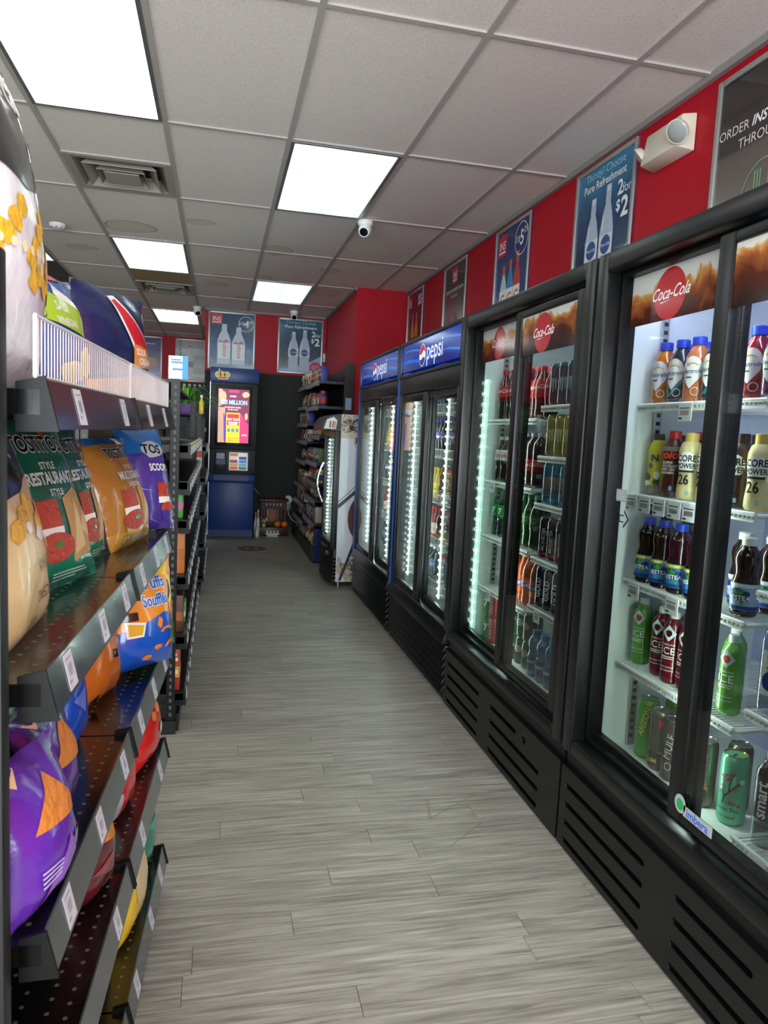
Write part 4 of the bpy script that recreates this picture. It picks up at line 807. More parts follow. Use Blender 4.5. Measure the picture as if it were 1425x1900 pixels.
# --- nearest cooler, far half
A = 'nearest cooler top shelf'; B = 'nearest cooler second shelf'; Cc = 'nearest cooler third shelf'; D = 'nearest cooler fourth shelf'; E_ = 'nearest cooler floor'
for k, y, x in (('el_orange', 2.042, 1.35), ('el_dark', 1.962, 1.352), ('el_peach', 1.882, 1.35), ('el_dark', 1.80, 1.352), ('el_orange', 1.72, 1.35), ('el_red', 1.645, 1.352), ('el_plum', 1.565, 1.35), ('el_orange', 2.045, 1.432), ('el_peach', 1.965, 1.435), ('el_dark', 1.885, 1.432), ('el_red', 1.62, 1.435)): put(k, y, 1.505, A, x)
for k, y, x in (('milk_yellow', 2.054, 1.36), ('milk_brown', 1.965, 1.355), ('core_cream', 1.876, 1.35), ('core_cream', 1.79, 1.352), ('core_brown', 1.665, 1.35), ('core_cream', 1.59, 1.35), ('milk_brown', 1.96, 1.44), ('milk_yellow', 2.054, 1.44), ('core_brown', 1.70, 1.43)): put(k, y, 1.222, B, x)
for k, y, x in (('tea_green', 2.05, 1.41), ('tea_blue', 2.02, 1.33), ('tea_blue', 1.938, 1.33), ('tea_blue', 1.86, 1.332), ('tea_blue', 1.78, 1.335), ('tea_white', 1.70, 1.42), ('tea_white', 1.595, 1.345), ('tea_green', 1.965, 1.425), ('tea_white', 1.62, 1.44)): put(k, y, .945, Cc, x)
for k, y, x in (('ice_green', 2.054, 1.36), ('ice_red', 1.993, 1.395), ('ice_red', 1.938, 1.352), ('ice_red', 1.87, 1.345), ('ice_red', 1.80, 1.35), ('ice_green', 1.70, 1.42), ('ice_green', 1.622, 1.352), ('ice_green', 2.054, 1.435), ('ice_red', 1.92, 1.43)): put(k, y, .668, D, x)
for k, y, x in (('can_green', 2.005, 1.375), ('can_mule', 1.918, 1.365), ('can_mule_dark', 1.845, 1.36), ('can_green', 1.985, 1.46), ('can_green', 1.90, 1.45), ('can_mule_dark', 1.66, 1.44), ('can_mule', 1.70, 1.36), ('can_teal', 1.60, 1.375), ('can_mule', 1.56, 1.47)): put(k, y, .372, E_, x)
for k, y, z, x in (('water_white', 1.462, .734, 1.34), ('water_white', 1.385, .734, 1.34), ('water_black', 1.44, .40, 1.345), ('water_black', 1.36, .40, 1.345), ('tea_white', 1.46, 1.036, 1.345), ('tea_white', 1.38, 1.036, 1.345), ('core_brown', 1.45, 1.314, 1.345), ('el_plum', 1.38, 1.314, 1.345)): put(k, y, z, 'nearest cooler near side shelf', x)
# --- cola cooler, far half
A = 'cola cooler top shelf'; B = 'cola cooler second shelf'; Cc = 'cola cooler third shelf'; D = 'cola cooler fourth shelf'; E_ = 'cola cooler floor'
for i, y in enumerate((3.345, 3.27, 3.2, 3.13, 3.06, 2.99, 2.92, 2.85)): put('cola' if i < 4 else 'cola_red', y, 1.468, A, 1.352+.01*(i % 2))
for i, y in enumerate((3.30, 3.22, 3.1, 3.02)): put('cola_red' if i > 1 else 'cola', y, 1.468, A, 1.43)
for i, y in enumerate((3.34, 3.27, 3.19, 3.12, 3.05, 2.97, 2.9)): put('cola_diet' if i < 3 else 'cola_tall', y, 1.172, B, 1.352)
for i, y in enumerate((3.3, 3.23, 3.08, 3.0)): put('cola_diet' if i < 2 else 'cola_tall', y, 1.172, B, 1.43)
for i, y in enumerate((3.335, 3.26, 3.1, 3.03, 2.96, 2.885)): put('lime' if i < 2 else 'ginger', y, .903, Cc, 1.352)
for i, y in enumerate((3.3, 3.06, 2.99)): put('lime' if i < 1 else 'ginger', y, .903, Cc, 1.43)
for i, y in enumerate((3.07, 3.0, 2.93, 2.865)): put('orange', y, .647, D, 1.355+.008*(i % 2))
for y in (3.04, 2.97): put('orange', y, .647, D, 1.432)
for x in (1.352, 1.43):
    for k, y in (('can_lime', 3.36), ('can_red', 3.285)):
        put(k, y, .372, E_, x); put(k, y, .372, E_, x, dz=.1225)
for y, x in ((3.04, 1.36), (2.965, 1.36), (2.89, 1.36), (3.0, 1.435)):
    put('can_ginger', y, .372, E_, x); put('can_ginger', y, .372, E_, x, dz=.1225)
# near half: tall cans on close shelves
for z, k, sh in ((1.519, 'can_slate', 'topmost'), (1.314, 'can_gold', 'second'), (1.119, 'can_blue', 'third'), (.892, 'can_black', 'fourth'), (.684, 'can_navy', 'lowest')):
    for i, y in enumerate((2.765, 2.69, 2.615, 2.54)): put(k, y, z, 'cola cooler near side, '+sh+' shelf', 1.345)
for y, x in ((2.79, 1.345), (2.71, 1.345), (2.63, 1.345), (2.75, 1.42)): put('sport_blue', y, .372, 'cola cooler near side floor', x)
# --- blue-topped coolers: near half of each shows full rows
for zi, (z, kk) in enumerate(((1.52, ('w_small', 'j_red')), (1.25, ('pep', 'pep_red')), (.975, ('g_amber', 'g_purple')), (.715, ('b_tea', 'b_tea')), (.45, ('g_blue', 'g_blue')))):
    wh = 'nearer blue-topped cooler '+('top', 'second', 'third', 'fourth', 'lowest')[zi]+' shelf'
    for i in range(8): put(kk[i % 2 if i < 4 else 0], 3.62+.085*i, z, wh, 1.345)
    for i in range(4): put(('w_small', 'pep', 'j_yel', 'j_red', 'w_small')[zi], 4.40+.09*i, z, wh, 1.40)
    wh = 'farther blue-topped cooler '+('top', 'second', 'third', 'fourth', 'lowest')[zi]+' shelf'
    for i in range(7): put(('j_pink', 'j_yel', 'pep_red', 'w_small', 'g_purple')[zi], 4.93+.085*i, z, wh, 1.345)
    for i in range(3): put(('w_small', 'j_yel', 'pep', 'j_red', 'w_small')[zi], 5.72+.1*i, z, wh, 1.40)
# ================================================================== LEFT SNACK SHELVING
AR = math.radians(2.8)
GC = -.235
def gl(x, y): return (GC+x*math.cos(AR)+y*math.sin(AR), -x*math.sin(AR)+y*math.cos(AR))
t = thing('snack_shelving', 'black steel shelving unit full of chip bags at the left edge, nearest the camera', 'shelving', (GC, 0, 0), None, -AR)
ORG[t] = Vector((0, 0, 0))
SHZ = [1.413, 1.073, .745, .459, .130]
RAIL = P('#3c4145', .2, .1, coat=.6); PAN = P('#0d0c0b', .22, coat=.3)
BAYS = ((.886, 1.497), (1.503, 2.114))
box('end_panel', P('#0e1011', .5), t, -.45, -.030, .835, .862, 0, 1.545, bevel=.004)
box('back_panel', BLACKS, t, -.45, -.43, .862, 2.13, .06, 1.72)
for y in (.87, 1.49, 2.10):
    u = box('upright', BLACKS, t, -.43, -.40, y-.004, y+.026, 0, 1.74)
    h = MB(); z = .1
    while z < 1.72: h.box(-.3995, -.399, y+.004, y+.009, z, z+.015); h.box(-.3995, -.399, y+.014, y+.019, z, z+.015); z += .03
    h.build('slot_row', P('#2a2a2a', .6), u)
box('kick_plate', P('#0e0e0f', .4), t, -.03, -.018, .87, 2.114, 0, .085)
for k, z in enumerate(SHZ):
    for y0, y1 in BAYS:
        s = box('shelf', PAN, t, -.40, -.004, y0, y1, z-.040, z-.012)
        r = MB().hexa([(-.004, y0+.004, z-.052), (.012, y0+.004, z-.056), (.012, y1-.004, z-.056), (-.004, y1-.004, z-.052)], [(-.004, y0+.004, z), (-.001, y0+.004, z), (-.001, y1-.004, z), (-.004, y1-.004, z)]).build('price_rail', RAIL, s)
        for ye in (y0, y1-.004):
            MB().hexa([(-.03, ye, z-.06), (.016, ye, z-.058), (.016, ye+.005, z-.058), (-.03, ye+.005, z-.06)], [(-.03, ye, z-.004), (.001, ye, z+.004), (.001, ye+.005, z+.004), (-.03, ye+.005, z-.004)]).build('end_cap', P('#040404', .5, spec=.25), s)
        hol = MB()
        for row in range(4):
            yy_ = y0+.04
            while yy_ < y1-.03: hol.lathe([(.0038, 0), (.0038, .0004)], 8, (-.03-.03*row-(.012 if row > 1 else 0), yy_+(.012 if row % 2 else 0), z-.0122)); yy_ += .03
        stuff(hol.build('lit_perforation', P('#5c564c', .35), s))  # pale discs paint the light showing through the shelf holes
        # paper price tickets slid into the rail
        rng = random.Random(k*10+int(y0*10)); n = {0: 2, 1: 3, 2: 3, 3: 2, 4: 3}[k]
        for q in range(n):
            yc = y0+(y1-y0)*(q+.45+.12*rng.random())/n; w = .019
            fn = lambda u, v, ww, yc=yc, z=z: (-.001+.013*(-v)/.056+.0006+ww, yc+u, z+v)
            tk = MB().prism(rect(-w, -.05, w, -.004), fn, .0006).build('price_ticket', P('#c9ccd3', .5), s)
            prints(tk, lambda u, v, ww, yc=yc, z=z: (-.001+.013*(-v)/.056+.0013+ww, yc+u, z+v), [('barcode', P('#8d9098', .5), [rect(-.008+.0025*i, -.034, -.007+.0025*i, -.018) for i in range(7)]+[rect(-.014, -.012, .012, -.010), rect(-.014, -.042, -.004, -.038)])], .0002)
# wire fence along the top shelf: every wire its own rod
WF = P('#dfe3e2', .3, .3)
rodm = None
for y0, y1 in ((.882, 1.494), (1.506, 2.112)):
    f = MB()
    for z in (1.416, 1.482): f.tube([(-.008, y0, z), (-.008, y1, z)], .0022, 6)
    for y in (y0, y1): f.tube([(-.008, y, 1.416), (-.008, y, 1.482)], .0025, 6)
    fo = f.build('fence_frame', WF, t)
    y = y0+.011
    while y < y1-.005:
        if rodm is None: ro = MB().tube([(-.008, 0, 1.416), (-.008, 0, 1.482)], .0009, 6).build('fence_rod', WF, fo); rodm = ro.data
        else: ro = link('fence_rod', rodm, fo)
        ro.location = (0, y, 0); y += .0136
# ------------------------------------------------------------------ BAGS
def bag(name, label, L, R, z, H, Tk, lean, col, items, back=None, rough=.22, seed=0, cat='chip bag'):
    L, R = Vector((L[0], L[1], 0)), Vector((R[0], R[1], 0)); U = (R-L); W = U.length; U.normalize(); O = (L+R)/2+Vector((0, 0, z))
    Nh = Vector((U.y, -U.x, 0)); c, s = math.cos(math.radians(lean)), math.sin(math.radians(lean))
    V = Vector((0, 0, c))-Nh*s; NN = Nh*c+Vector((0, 0, s)); rg = random.Random(seed); ph = [rg.uniform(0, 6.28) for _ in range(6)]
    def surf(u, v, w, sgn=1):
        q = min(max(v/H, 0), 1); e = min(abs(2*u/W), 1)
        env = (math.sin(math.pi*min(max((q-.02)/.96, 0), 1)**.82))**.55 if .02 < q < .98 else 0.
        th = Tk*max(0., 1-e**2.6)**.62*env
        wr = .0022*math.sin(u/W*17+ph[0]+q*5)*(abs(q-.5)*2)**1.5+.0018*math.sin(q*19+ph[1]+u*22)*e+.0012*math.sin(q*31+u*60+ph[2])*(abs(q-.5)*1.6)
        wr *= (1 if .03 < q < .97 else .4)
        k = 1-.075*math.sin(math.pi*q)
        sag = .012*math.sin(math.pi*q)*0
        return O+U*(u*k)+V*(v+sag)+NN*((th*(1 if sgn > 0 else -.62))+wr*(1 if sgn > 0 else .5)+w*sgn)
    t = thing(name, label, cat, tuple(O), 'chip bags on the left shelves')
    nu, nv = 20, 26; vs = []; fs = []
    for sgn in (1, -1):
        o = len(vs)
        for j in range(nv+1):
            for i in range(nu+1): vs.append(surf(-W/2+W*i/nu, H*j/nv, 0, sgn))
        for j in range(nv):
            for i in range(nu):
                q = (o+j*(nu+1)+i, o+j*(nu+1)+i+1, o+(j+1)*(nu+1)+i+1, o+(j+1)*(nu+1)+i); fs.append(q if sgn > 0 else q[::-1])
    me = MB(); me.v = [Vector(v) for v in vs]; me.f = fs
    nf = nu*nv
    f1 = MB(); f1.v = me.v[:(nu+1)*(nv+1)]; f1.f = fs[:nf]; f1.build('front', P(col, rough, coat=.5, bump=(20, .55)), t, 80, norm=False)
    f2 = MB(); f2.v = me.v[(nu+1)*(nv+1):]; f2.f = [tuple(i-(nu+1)*(nv+1) for i in f) for f in fs[nf:]]; f2.build('back', back or P('#9ea3a8', .3, .5), t, 80, norm=False)
    S = lambda u, v, w: surf(u*W, v*H, w)
    its = []
    for n, m, sh in items: its.append((n, m, sh))
    # shapes are given in fractions of the bag: scale text by height
    fnS = lambda u, v, w: surf(u, v, w)
    conv = []
    for n, m, shs in its:
        o = []
        for q in shs:
            if q[0] == 't':
                d = dict(q[5]) if len(q) > 5 else {}; o.append(('t', q[1], q[2]*W, q[3]*H, q[4]*H, d))
            elif q[0] == 'ring': o.append(('ring', [(a*W, b*H) for a, b in q[1]], [(a*W, b*H) for a, b in q[2]]))
            else: o.append([(a*W, b*H) for a, b in q])
        conv.append((n, m, o))
    prints(t, fnS, conv, .0014, .0004, step=.011)
    return t
def G(h): return P(h, .22, coat=.5)
INKG = G('#121316'); WHT = G('#ece9e2')
CHIP = P('#b9925a', .6, bump=(60, .5)); TRI = P('#c77a2c', .6, bump=(70, .6))
SALSA = P('#b0361f', .35, bump=(90, .8)); LEAFG = G('#3f7a34')
zs = [z-.0115 for z in SHZ]
def tost(col, col2, l1, l2):
    return [('foot_print', G(col2), [rect(-.5, .0, .5, .14)]), ('window', CHIP, [[(.08, .12), (.44, .16), (.46, .5), (.28, .56), (.06, .5)]]), ('chip_print', P('#d4b884', .6), [[(.1, .16), (.3, .2), (.22, .5)], [(.26, .3), (.42, .24), (.4, .5)]]),
            ('jar_print', SALSA, [rect(-.3, .34, -.02, .5)]), ('jar_label', WHT, [rect(-.31, .26, -.01, .34)]), ('bowl', G(col2), [[(-.36, .22), (.1, .22), (.04, .08), (-.28, .08)]]), ('salsa', SALSA, [ell(-.13, .225, .23, .085)]), ('garnish', LEAFG, [blob(-.1, .24, .07, .02, 3)]),
            ('brand_edge', G('#c3c8ca'), [('t', 'TOSTITOS', 0, .79, .135, {'bold': .075, 'sx': .85})]), ('brand_lettering', INKG, [('t', 'TOSTITOS', 0, .79, .135, {'bold': .03, 'sx': .85})]), ('dot', G('#c8301c'), [ell(.13, .9, .025, .022)]),
            ('flavour_lettering', G('#c9d6cf'), [('t', 'STYLE', .0, .68, .06, {'bold': .02}), ('t', l1, .0, .59, .1, {'bold': .035, 'sx': .8}), ('t', l2, .0, .52, .055, {'bold': .02})]), ('round_seal', G('#a9d0c4'), [('ring',)+tuple(ring(-.3, .06, .05, .035, .008))]), ('small_print', G('#a9d0c4'), [rect(-.2, .075, .2, .083), rect(-.2, .058, .25, .066), rect(-.2, .04, .1, .048)])]
S5, S4, S3, S2, S1 = zs
# top shelf
bag('popcorn_bag', 'white and black popcorn bag at the near end of the top shelf', (-.283, .88), (-.268, 1.16), S5, .44, .06, 5, '#e6eaf0', [('top_print', G('#1b1a1c'), [[(-.5, .6), (.0, .56), (.3, .6), (.5, .66), (.5, 1.), (-.5, 1.)]]), ('popcorn', P('#e0b22c', .5, bump=(40, .8)), [blob(-.36+.075*k, .36+.045*((k*5) % 4), .075, .038, k, 12, .35) for k in range(11)]+[blob(-.05+.1*k, .3+.03*(k % 2), .07, .04, k+30, 12, .35) for k in range(5)]), ('kernel', P('#efe2b4', .5), [blob(-.33+.09*k, .385+.05*((k*3) % 3), .03, .018, k+50, 10, .4) for k in range(9)]), ('stripe', G('#b03a4a'), [[(.36, .3), (.39, .3), (.36, .52), (.33, .52)], [(.43, .3), (.45, .3), (.43, .52), (.4, .52)]]), ('carton', G('#d8c04a'), [[(.3, .52), (.47, .5), (.45, .62), (.3, .68)]]), ('brand_lettering', WHT, [('t', 'POPCORN', .1, .8, .1, {'bold': .03})]), ('leaf_mark', LEAFG, [blob(.3, .72, .08, .03, 2)]), ('flavour_lettering', G('#77777c'), [('t', 'SWEET', .28, .2, .07)]), ('weight_lettering', G('#77777c'), [('t', '220 g', .1, .06, .045)])], seed=1)
bag('ridged_chip_bag', 'blue chip bag with a lime green flash on the top shelf behind the popcorn', (-.305, 1.24), (-.245, 1.46), S5, .215, .045, 8, '#1f4f9c', [('top_print', G('#c8252c'), [[(-.2, .93), (.2, .95), (.2, 1), (-.2, 1)], [(.2, .6), (.45, .55), (.45, .75), (.25, .8)]]), ('white_flash', WHT, [[(-.1, .8), (.5, .6), (.5, .66), (-.05, .9)]]), ('lime_flash', G('#a9cc2c'), [[(-.35, .58), (.28, .5), (.33, .72), (-.3, .82)]]), ('lettering', WHT, [('t', 'SALT', -.05, .67, .1, {'bold': .03}), ('t', 'VINEGAR', -.02, .56, .08, {'bold': .03})]), ('chip_print', P('#d8bc78', .6), [blob(.25, .3, .2, .13, 4), blob(.0, .2, .2, .1, 8)])], seed=2)
bag('sour_cream_chip_bag', 'navy sour cream chip bag with red brand ribbon on the top shelf', (-.288, 1.64), (-.170, 1.90), S5, .262, .04, 5, '#16244e', [('foot_print', G('#d89a4a'), [[(-.5, .0), (.5, .0), (.5, .26), (.2, .3), (-.1, .24), (-.5, .2)]]), ('blue_band', G('#1c4fb0'), [[(-.2, .26), (.5, .28), (.5, .36), (.0, .34)]]), ('dip_print', WHT, [blob(.32, .12, .16, .1, 4)]), ('dip_rim', G('#a3241c'), [[(.15, .02), (.5, .02), (.5, .06), (.15, .05)]]), ('ribbon_edge', WHT, [[(-.12, .93), (-.02, .95), (.5, .5), (.5, .4), (.1, .46)]]), ('ribbon', G('#c8202c'), [[(-.08, .9), (-.02, .92), (.48, .5), (.48, .43), (.12, .5)]]), ('flash', G('#d8862c'), [[(.05, .35), (.48, .36), (.48, .52), (.08, .55)]]), ('lettering', WHT, [('t', 'SOUR', .2, .46, .08, {'bold': .03}), ('t', 'CREAM', .27, .38, .08, {'bold': .03})])], seed=3)
bag('bacon_chip_bag', 'orange and red chip bag in the far corner of the top shelf', (-.228, 1.955), (-.182, 2.10), S5, .15, .035, 14, '#c8742c', [('foot_print', G('#a3201c'), [rect(-.5, 0, .5, .2)]), ('dip_print', WHT, [blob(.1, .3, .3, .14, 4)]), ('speck', G('#7a2a1c'), [blob(-.02, .3, .05, .03, 1), blob(.18, .34, .05, .03, 2), blob(.08, .24, .04, .02, 3)]), ('blue_print', G('#1c3f8c'), [rect(-.5, .7, .5, 1)])], seed=4)
# second shelf
bag('white_cheddar_popcorn_bag', 'cream white cheddar popcorn bag with black top, nearest on the second shelf', (-.262, .925), (-.262, 1.225), S4, .305, .045, 12, '#d9c48c', [('top_print', G('#141414'), [[(-.5, .62), (.0, .66), (.5, .8), (.5, 1), (-.5, 1)]]), ('popcorn', P('#d8a83c', .5, bump=(40, .8)), [blob(-.2+.12*k, .5+.05*(k % 3), .1, .06, k) for k in range(5)]), ('kernel', WHT, [blob(.1, .46, .07, .04, 2), blob(.25, .4, .06, .04, 5), blob(-.05, .5, .05, .03, 7)]), ('brand_lettering', WHT, [('t', 'Smart', -.02, .82, .12, {'bold': .03, 'shear': .2})]), ('green_lettering', LEAFG, [('t', 'CO', .1, .73, .07, {'bold': .03})]), ('flavour_lettering', G('#5c4f3a'), [('t', 'WHITE', .1, .29, .085), ('t', 'CHEDDAR', .1, .16, .075)]), ('weight_lettering', G('#8a7a5c'), [('t', '200 g', -.12, .07, .06)])], seed=5, rough=.35)
bag('tortilla_chip_bag', 'green tortilla chip bag with salsa bowl print, behind the cheddar popcorn', (-.325, 1.29), (-.238, 1.545), S4, .315, .04, 16, '#1c5a48', tost('#1c5a48', '#1f7a5c', 'RESTAURANT', 'STYLE'), seed=6)
bag('tortilla_chip_bag', 'second green tortilla chip bag, tucked beside its twin on the second shelf', (-.282, 1.575), (-.252, 1.765), S4, .305, .035, 15, '#1c5a48', tost('#1c5a48', '#1f7a5c', 'RESTAURANT', 'STYLE'), seed=7)
bag('multigrain_chip_bag', 'golden brown tortilla chip bag leaning on the second shelf', (-.240, 1.775), (-.178, 2.02), S4, .275, .05, 17, '#a8742c', tost('#a8742c', '#b88a34', 'MULTIGRAIN', 'HORIZON')+[('blue_top', G('#2a5f9c'), [rect(-.5, .93, .5, 1.)])], seed=8)
bag('scoop_chip_bag', 'purple tortilla chip bag with blue top at the far end of the second shelf', (-.232, 2.045), (-.118, 2.155), S4+.0125, .285, .045, 15, '#4a3590', [('top_print', G('#2468b0'), [rect(-.5, .74, .5, 1.)]), ('clear_edge', P('#a89c98', .25, coat=.5), [[(.34, .12), (.5, .1), (.5, .7), (.4, .6)]]), ('brand_back', G('#b9bec2'), [blob(.12, .78, .3, .1, 3)]), ('brand_lettering', INKG, [('t', 'TOS', .1, .74, .13, {'bold': .03})]), ('flavour_lettering', WHT, [('t', 'SCOOPS', .16, .56, .1, {'bold': .03, 'sx': .7})]), ('jar_print', SALSA, [rect(.02, .3, .3, .44)]), ('jar_label', WHT, [rect(.02, .24, .3, .3)]), ('salsa', SALSA, [ell(.24, .19, .18, .06)]), ('bowl', G('#4a3590'), [[(.08, .17), (.4, .17), (.36, .08), (.14, .08)]]), ('white_lines', G('#b8aee0'), [[(-.4, .4), (-.1, .36), (-.4, .39)], [(-.2, .1), (.1, .05), (-.1, .08)]])], seed=9)
# third shelf
bag('nutrition_side_bag', 'chip bag showing its pale grey nutrition text, left of the blue bag', (-.345, 1.10), (-.322, 1.30), S3, .26, .045, 8, '#b4b8be', [('text_lines', G('#6a6e76'), [rect(-.3, .3+.05*k, .35, .315+.05*k) for k in range(10)]), ('table_print', G('#6a6e76'), [('ring', rect(.0, .08, .36, .26), rect(.015, .09, .345, .25))])], seed=10, rough=.35)
bag('blue_chip_bag', 'bright blue chip bag with a golden chip print on the third shelf', (-.288, 1.31), (-.262, 1.52), S3, .27, .055, 10, '#1c4cc0', [('chip_print', TRI, [[(.05, .72), (.35, .6), (.44, .95), (.2, 1.)]]), ('facet', G('#6a78d8'), [[(-.2, .95), (-.05, .9), (.15, .5), (.05, .52)], [(-.2, .42), (.12, .46), (.05, .28)]])], seed=11)
bag('nacho_chip_bag', 'orange nacho chip bag slumped on the third shelf beside the blue bag', (-.288, 1.60), (-.228, 1.80), S3, .26, .06, 12, '#c0641c', [('chip_print', TRI, [[(-.12, .62), (.32, .48), (.36, .74), (.1, .95), (-.2, .88)]]), ('mark', INKG, [[(.0, .36), (.14, .34), (.12, .42), (.02, .43)], [(-.34, .06), (-.18, .02), (-.2, .1)]])], seed=12)
bag('cheese_puff_bag', 'orange and blue cheese puff bag standing at the far end of the third shelf', (-.258, 1.80), (-.108, 1.955), S3+.017, .262, .06, 7, '#e08a1c', [('blue_print', G('#1c52b8'), [[(-.5, .0), (.5, .0), (.5, .5), (.2, .53), (-.1, .46), (-.5, .38)]]), ('top_print', G('#e8c02c'), [[(-.1, .92), (.5, .86), (.5, 1), (-.1, 1)]]), ('letter_edge', WHT, [('t', 'Puffs', .16, .77, .15, {'bold': .07}), ('t', 'Soufflés', .12, .61, .15, {'bold': .07, 'sx': .78})]), ('lettering', G('#2460c0'), [('t', 'Puffs', .16, .77, .15, {'bold': .03}), ('t', 'Soufflés', .12, .61, .15, {'bold': .03, 'sx': .78})]),
    ('puff_print', P('#e07a1c', .5, bump=(60, .6)), [ell(.25, .34, .12, .05, 12, 0, 180)+ell(.25, .34, .07, .025, 12, 180, 0), ell(.34, .18, .12, .06, 12, 0, 180)+ell(.34, .18, .07, .03, 12, 180, 0), blob(.12, .44, .05, .06, 2), blob(.4, .44, .05, .04, 3), blob(-.05, .12, .08, .03, 4), blob(.1, .2, .07, .03, 6)]), ('badge_edge', WHT, [[(-.34, .34), (-.14, .34), (-.1, .47), (-.36, .5)]]), ('badge', G('#d8a82c'), [[(-.32, .36), (-.16, .36), (-.13, .45), (-.33, .48)]]), ('badge_text', INKG, [rect(-.4, .5, -.2, .58)])], seed=13)
bag('crunchy_cheese_bag', 'yellow and orange crunchy cheese snack bag behind the cheese puffs', (-.222, 1.995), (-.112, 2.10), S3+.017, .262, .04, 6, '#e0902c', [('swoosh', G('#e8cc2c'), [blob(.2, .62, .24, .2, 3)]), ('swoosh_core', INKG, [blob(.24, .62, .12, .12, 5)]), ('green_print', LEAFG, [rect(-.5, 0, .5, .28)])], seed=14)
bag('purple_chip_bag', 'purple chip bag with an orange chip print at the near end of the third shelf', (-.238, .895), (-.196, 1.055), S3, .205, .045, 8, '#5c2a9c', [('chip_print', TRI, [[(-.32, .55), (.4, .5), (.02, .86)]]), ('flame', P('#e8c89a', .4), [[(-.45, .95), (-.3, .86), (-.2, .98), (-.32, .91)]]), ('facet', G('#8a4cc8'), [[(-.3, .1), (.1, .4), (.3, .2)], [(.0, .3), (.3, .38), (.35, .25)]]), ('white_text', G('#c9b4e8'), [rect(-.3, .2+.03*k, -.05, .212+.03*k) for k in range(4)])], seed=15)
bag('purple_chip_bag', 'second purple chip bag standing behind the overhanging one', (-.256, 1.085), (-.236, 1.27), S3, .2, .045, 8, '#4f2488', [('chip_print', TRI, [[(-.3, .5), (.42, .44), (.05, .84)]]), ('flame', P('#e8c89a', .4), [[(-.45, .95), (-.3, .86), (-.2, .98), (-.32, .91)]])], seed=16)
# fourth shelf
bag('maroon_chip_bag', 'dark maroon chip bag with an orange chip print on the fourth shelf', (-.255, 1.32), (-.195, 1.485), S2, .235, .05, 8, '#5c1622', [('chip_print', TRI, [[(-.1, .5), (.42, .42), (.36, .78), (.1, .72)]]), ('facet', G('#8a3440'), [[(-.3, .3), (.2, .36), (.0, .24)], [(-.1, .1), (.2, .16), (.1, .08)]])], seed=17)
bag('red_snack_bag', 'small red snack bag at the far end of the fourth shelf', (-.198, 1.89), (-.158, 2.09), S2, .24, .05, 8, '#c0201c', [('top_print', G('#c9c4b8'), [rect(-.5, .86, .5, 1)]), ('yellow_print', G('#e0b82c'), [rect(-.2, .78, .3, .86)]), ('snack_print', P('#d8742c', .5), [blob(.1, .6, .12, .07, 3), blob(-.1, .55, .1, .06, 4)]), ('spoon_print', WHT, [blob(.15, .35, .1, .07, 5)])], seed=18)
bag('red_snack_bag', 'red snack bag half hidden behind the fourth shelf price rail', (-.228, 1.64), (-.196, 1.82), S2, .22, .045, 8, '#b81c1c', [('silver_edge', P('#b8bcc0', .3, .4), [rect(-.5, .0, -.3, .3)])], seed=19)
# bottom shelf
bag('yellow_chip_bag', 'yellow chip bag with pale chip print on the bottom shelf', (-.212, 1.66), (-.176, 1.90), S1, .27, .05, 6, '#d8b41c', [('chip_print', P('#c9b48c', .6), [[(-.2, .3), (.4, .28), (.42, .6), (.1, .72), (-.25, .6)]]), ('lettering', G('#3a3010'), [('t', '235', .15, .13, .09)])], seed=20)
bag('teal_chip_bag', 'teal green chip bag at the far end of the bottom shelf', (-.2, 1.95), (-.17, 2.11), S1, .26, .045, 6, '#157a64', [('facet', G('#2c9a80'), [[(-.3, .5), (.4, .56), (.1, .4)]]), ('lettering', WHT, [('t', '69', .1, .14, .1)])], seed=21)
# ================================================================== BACK OF THE SHOP
# ---- farther shelving on the left, seen edge-on
def slot_upright(parent, x0, x1, y, z1, m=None):
    u = box('upright', BLACKS, parent, x0, x1, y, y+.03, 0, z1); h = MB(); z = .08; c = (x0+x1)/2
    while z < z1-.03: h.box(c-.005, c+.005, y-.0008, y, z, z+.016); z += .032
    h.build('slot_row', P('#4f4d4a', .5), u); return u
def edge_gondola(label, y0, y1, xf, zs_, top, base):
    t = thing('snack_shelving', label, 'shelving', (xf-.2, (y0+y1)/2, 0), 'left aisle shelving')
    slot_upright(t, xf-.072, xf-.036, y0, top); slot_upright(t, xf-.155, xf-.125, y0, top-.05); slot_upright(t, xf-.43, xf-.40, y0, top); slot_upright(t, xf-.072, xf-.036, y1-.03, top-.02)
    box('back_panel', BLACKS, t, xf-.45, xf-.435, y0, y1, .05, top)
    box('foot', P('#0d0d0e', .4), t, xf-.44, xf-.03, y0-.01, y0+.02, 0, base); box('kick_plate', P('#0d0d0e', .4), t, xf-.03, xf-.018, y0+.03, y1, 0, base+.02)
    box('top_deck', BLACKS, t, xf-.45, xf-.075, y0+.031, y1-.031, top-.014, top)
    for z in zs_:
        s = box('shelf', P('#121110', .3), t, xf-.43, xf, y0+.035, y1-.005, z-.03, z)
        MB().hexa([(xf, y0+.05, z-.05), (xf+.014, y0+.05, z-.05), (xf+.014, y1-.01, z-.05), (xf, y1-.01, z-.05)], [(xf, y0+.05, z+.006), (xf+.002, y0+.05, z+.006), (xf+.002, y1-.01, z+.006), (xf, y1-.01, z+.006)]).build('price_rail', P('#2c3034', .25, .1, coat=.4), s)
        box('end_cap', BLACKS, s, xf-.035, xf+.012, y0+.035, y0+.05, z-.055, z+.006)
        n = int((y1-y0)/.2)
        for k in range(n):
            yc = y0+.12+(y1-y0-.2)*k/max(n-1, 1); box('price_ticket', P('#b9bcc2', .5), s, xf+.0085, xf+.0145, yc-.03, yc+.03, z-.042, z-.006)
    return t
G2Z = [1.28, 1.12, .95, .70, .43, .17]
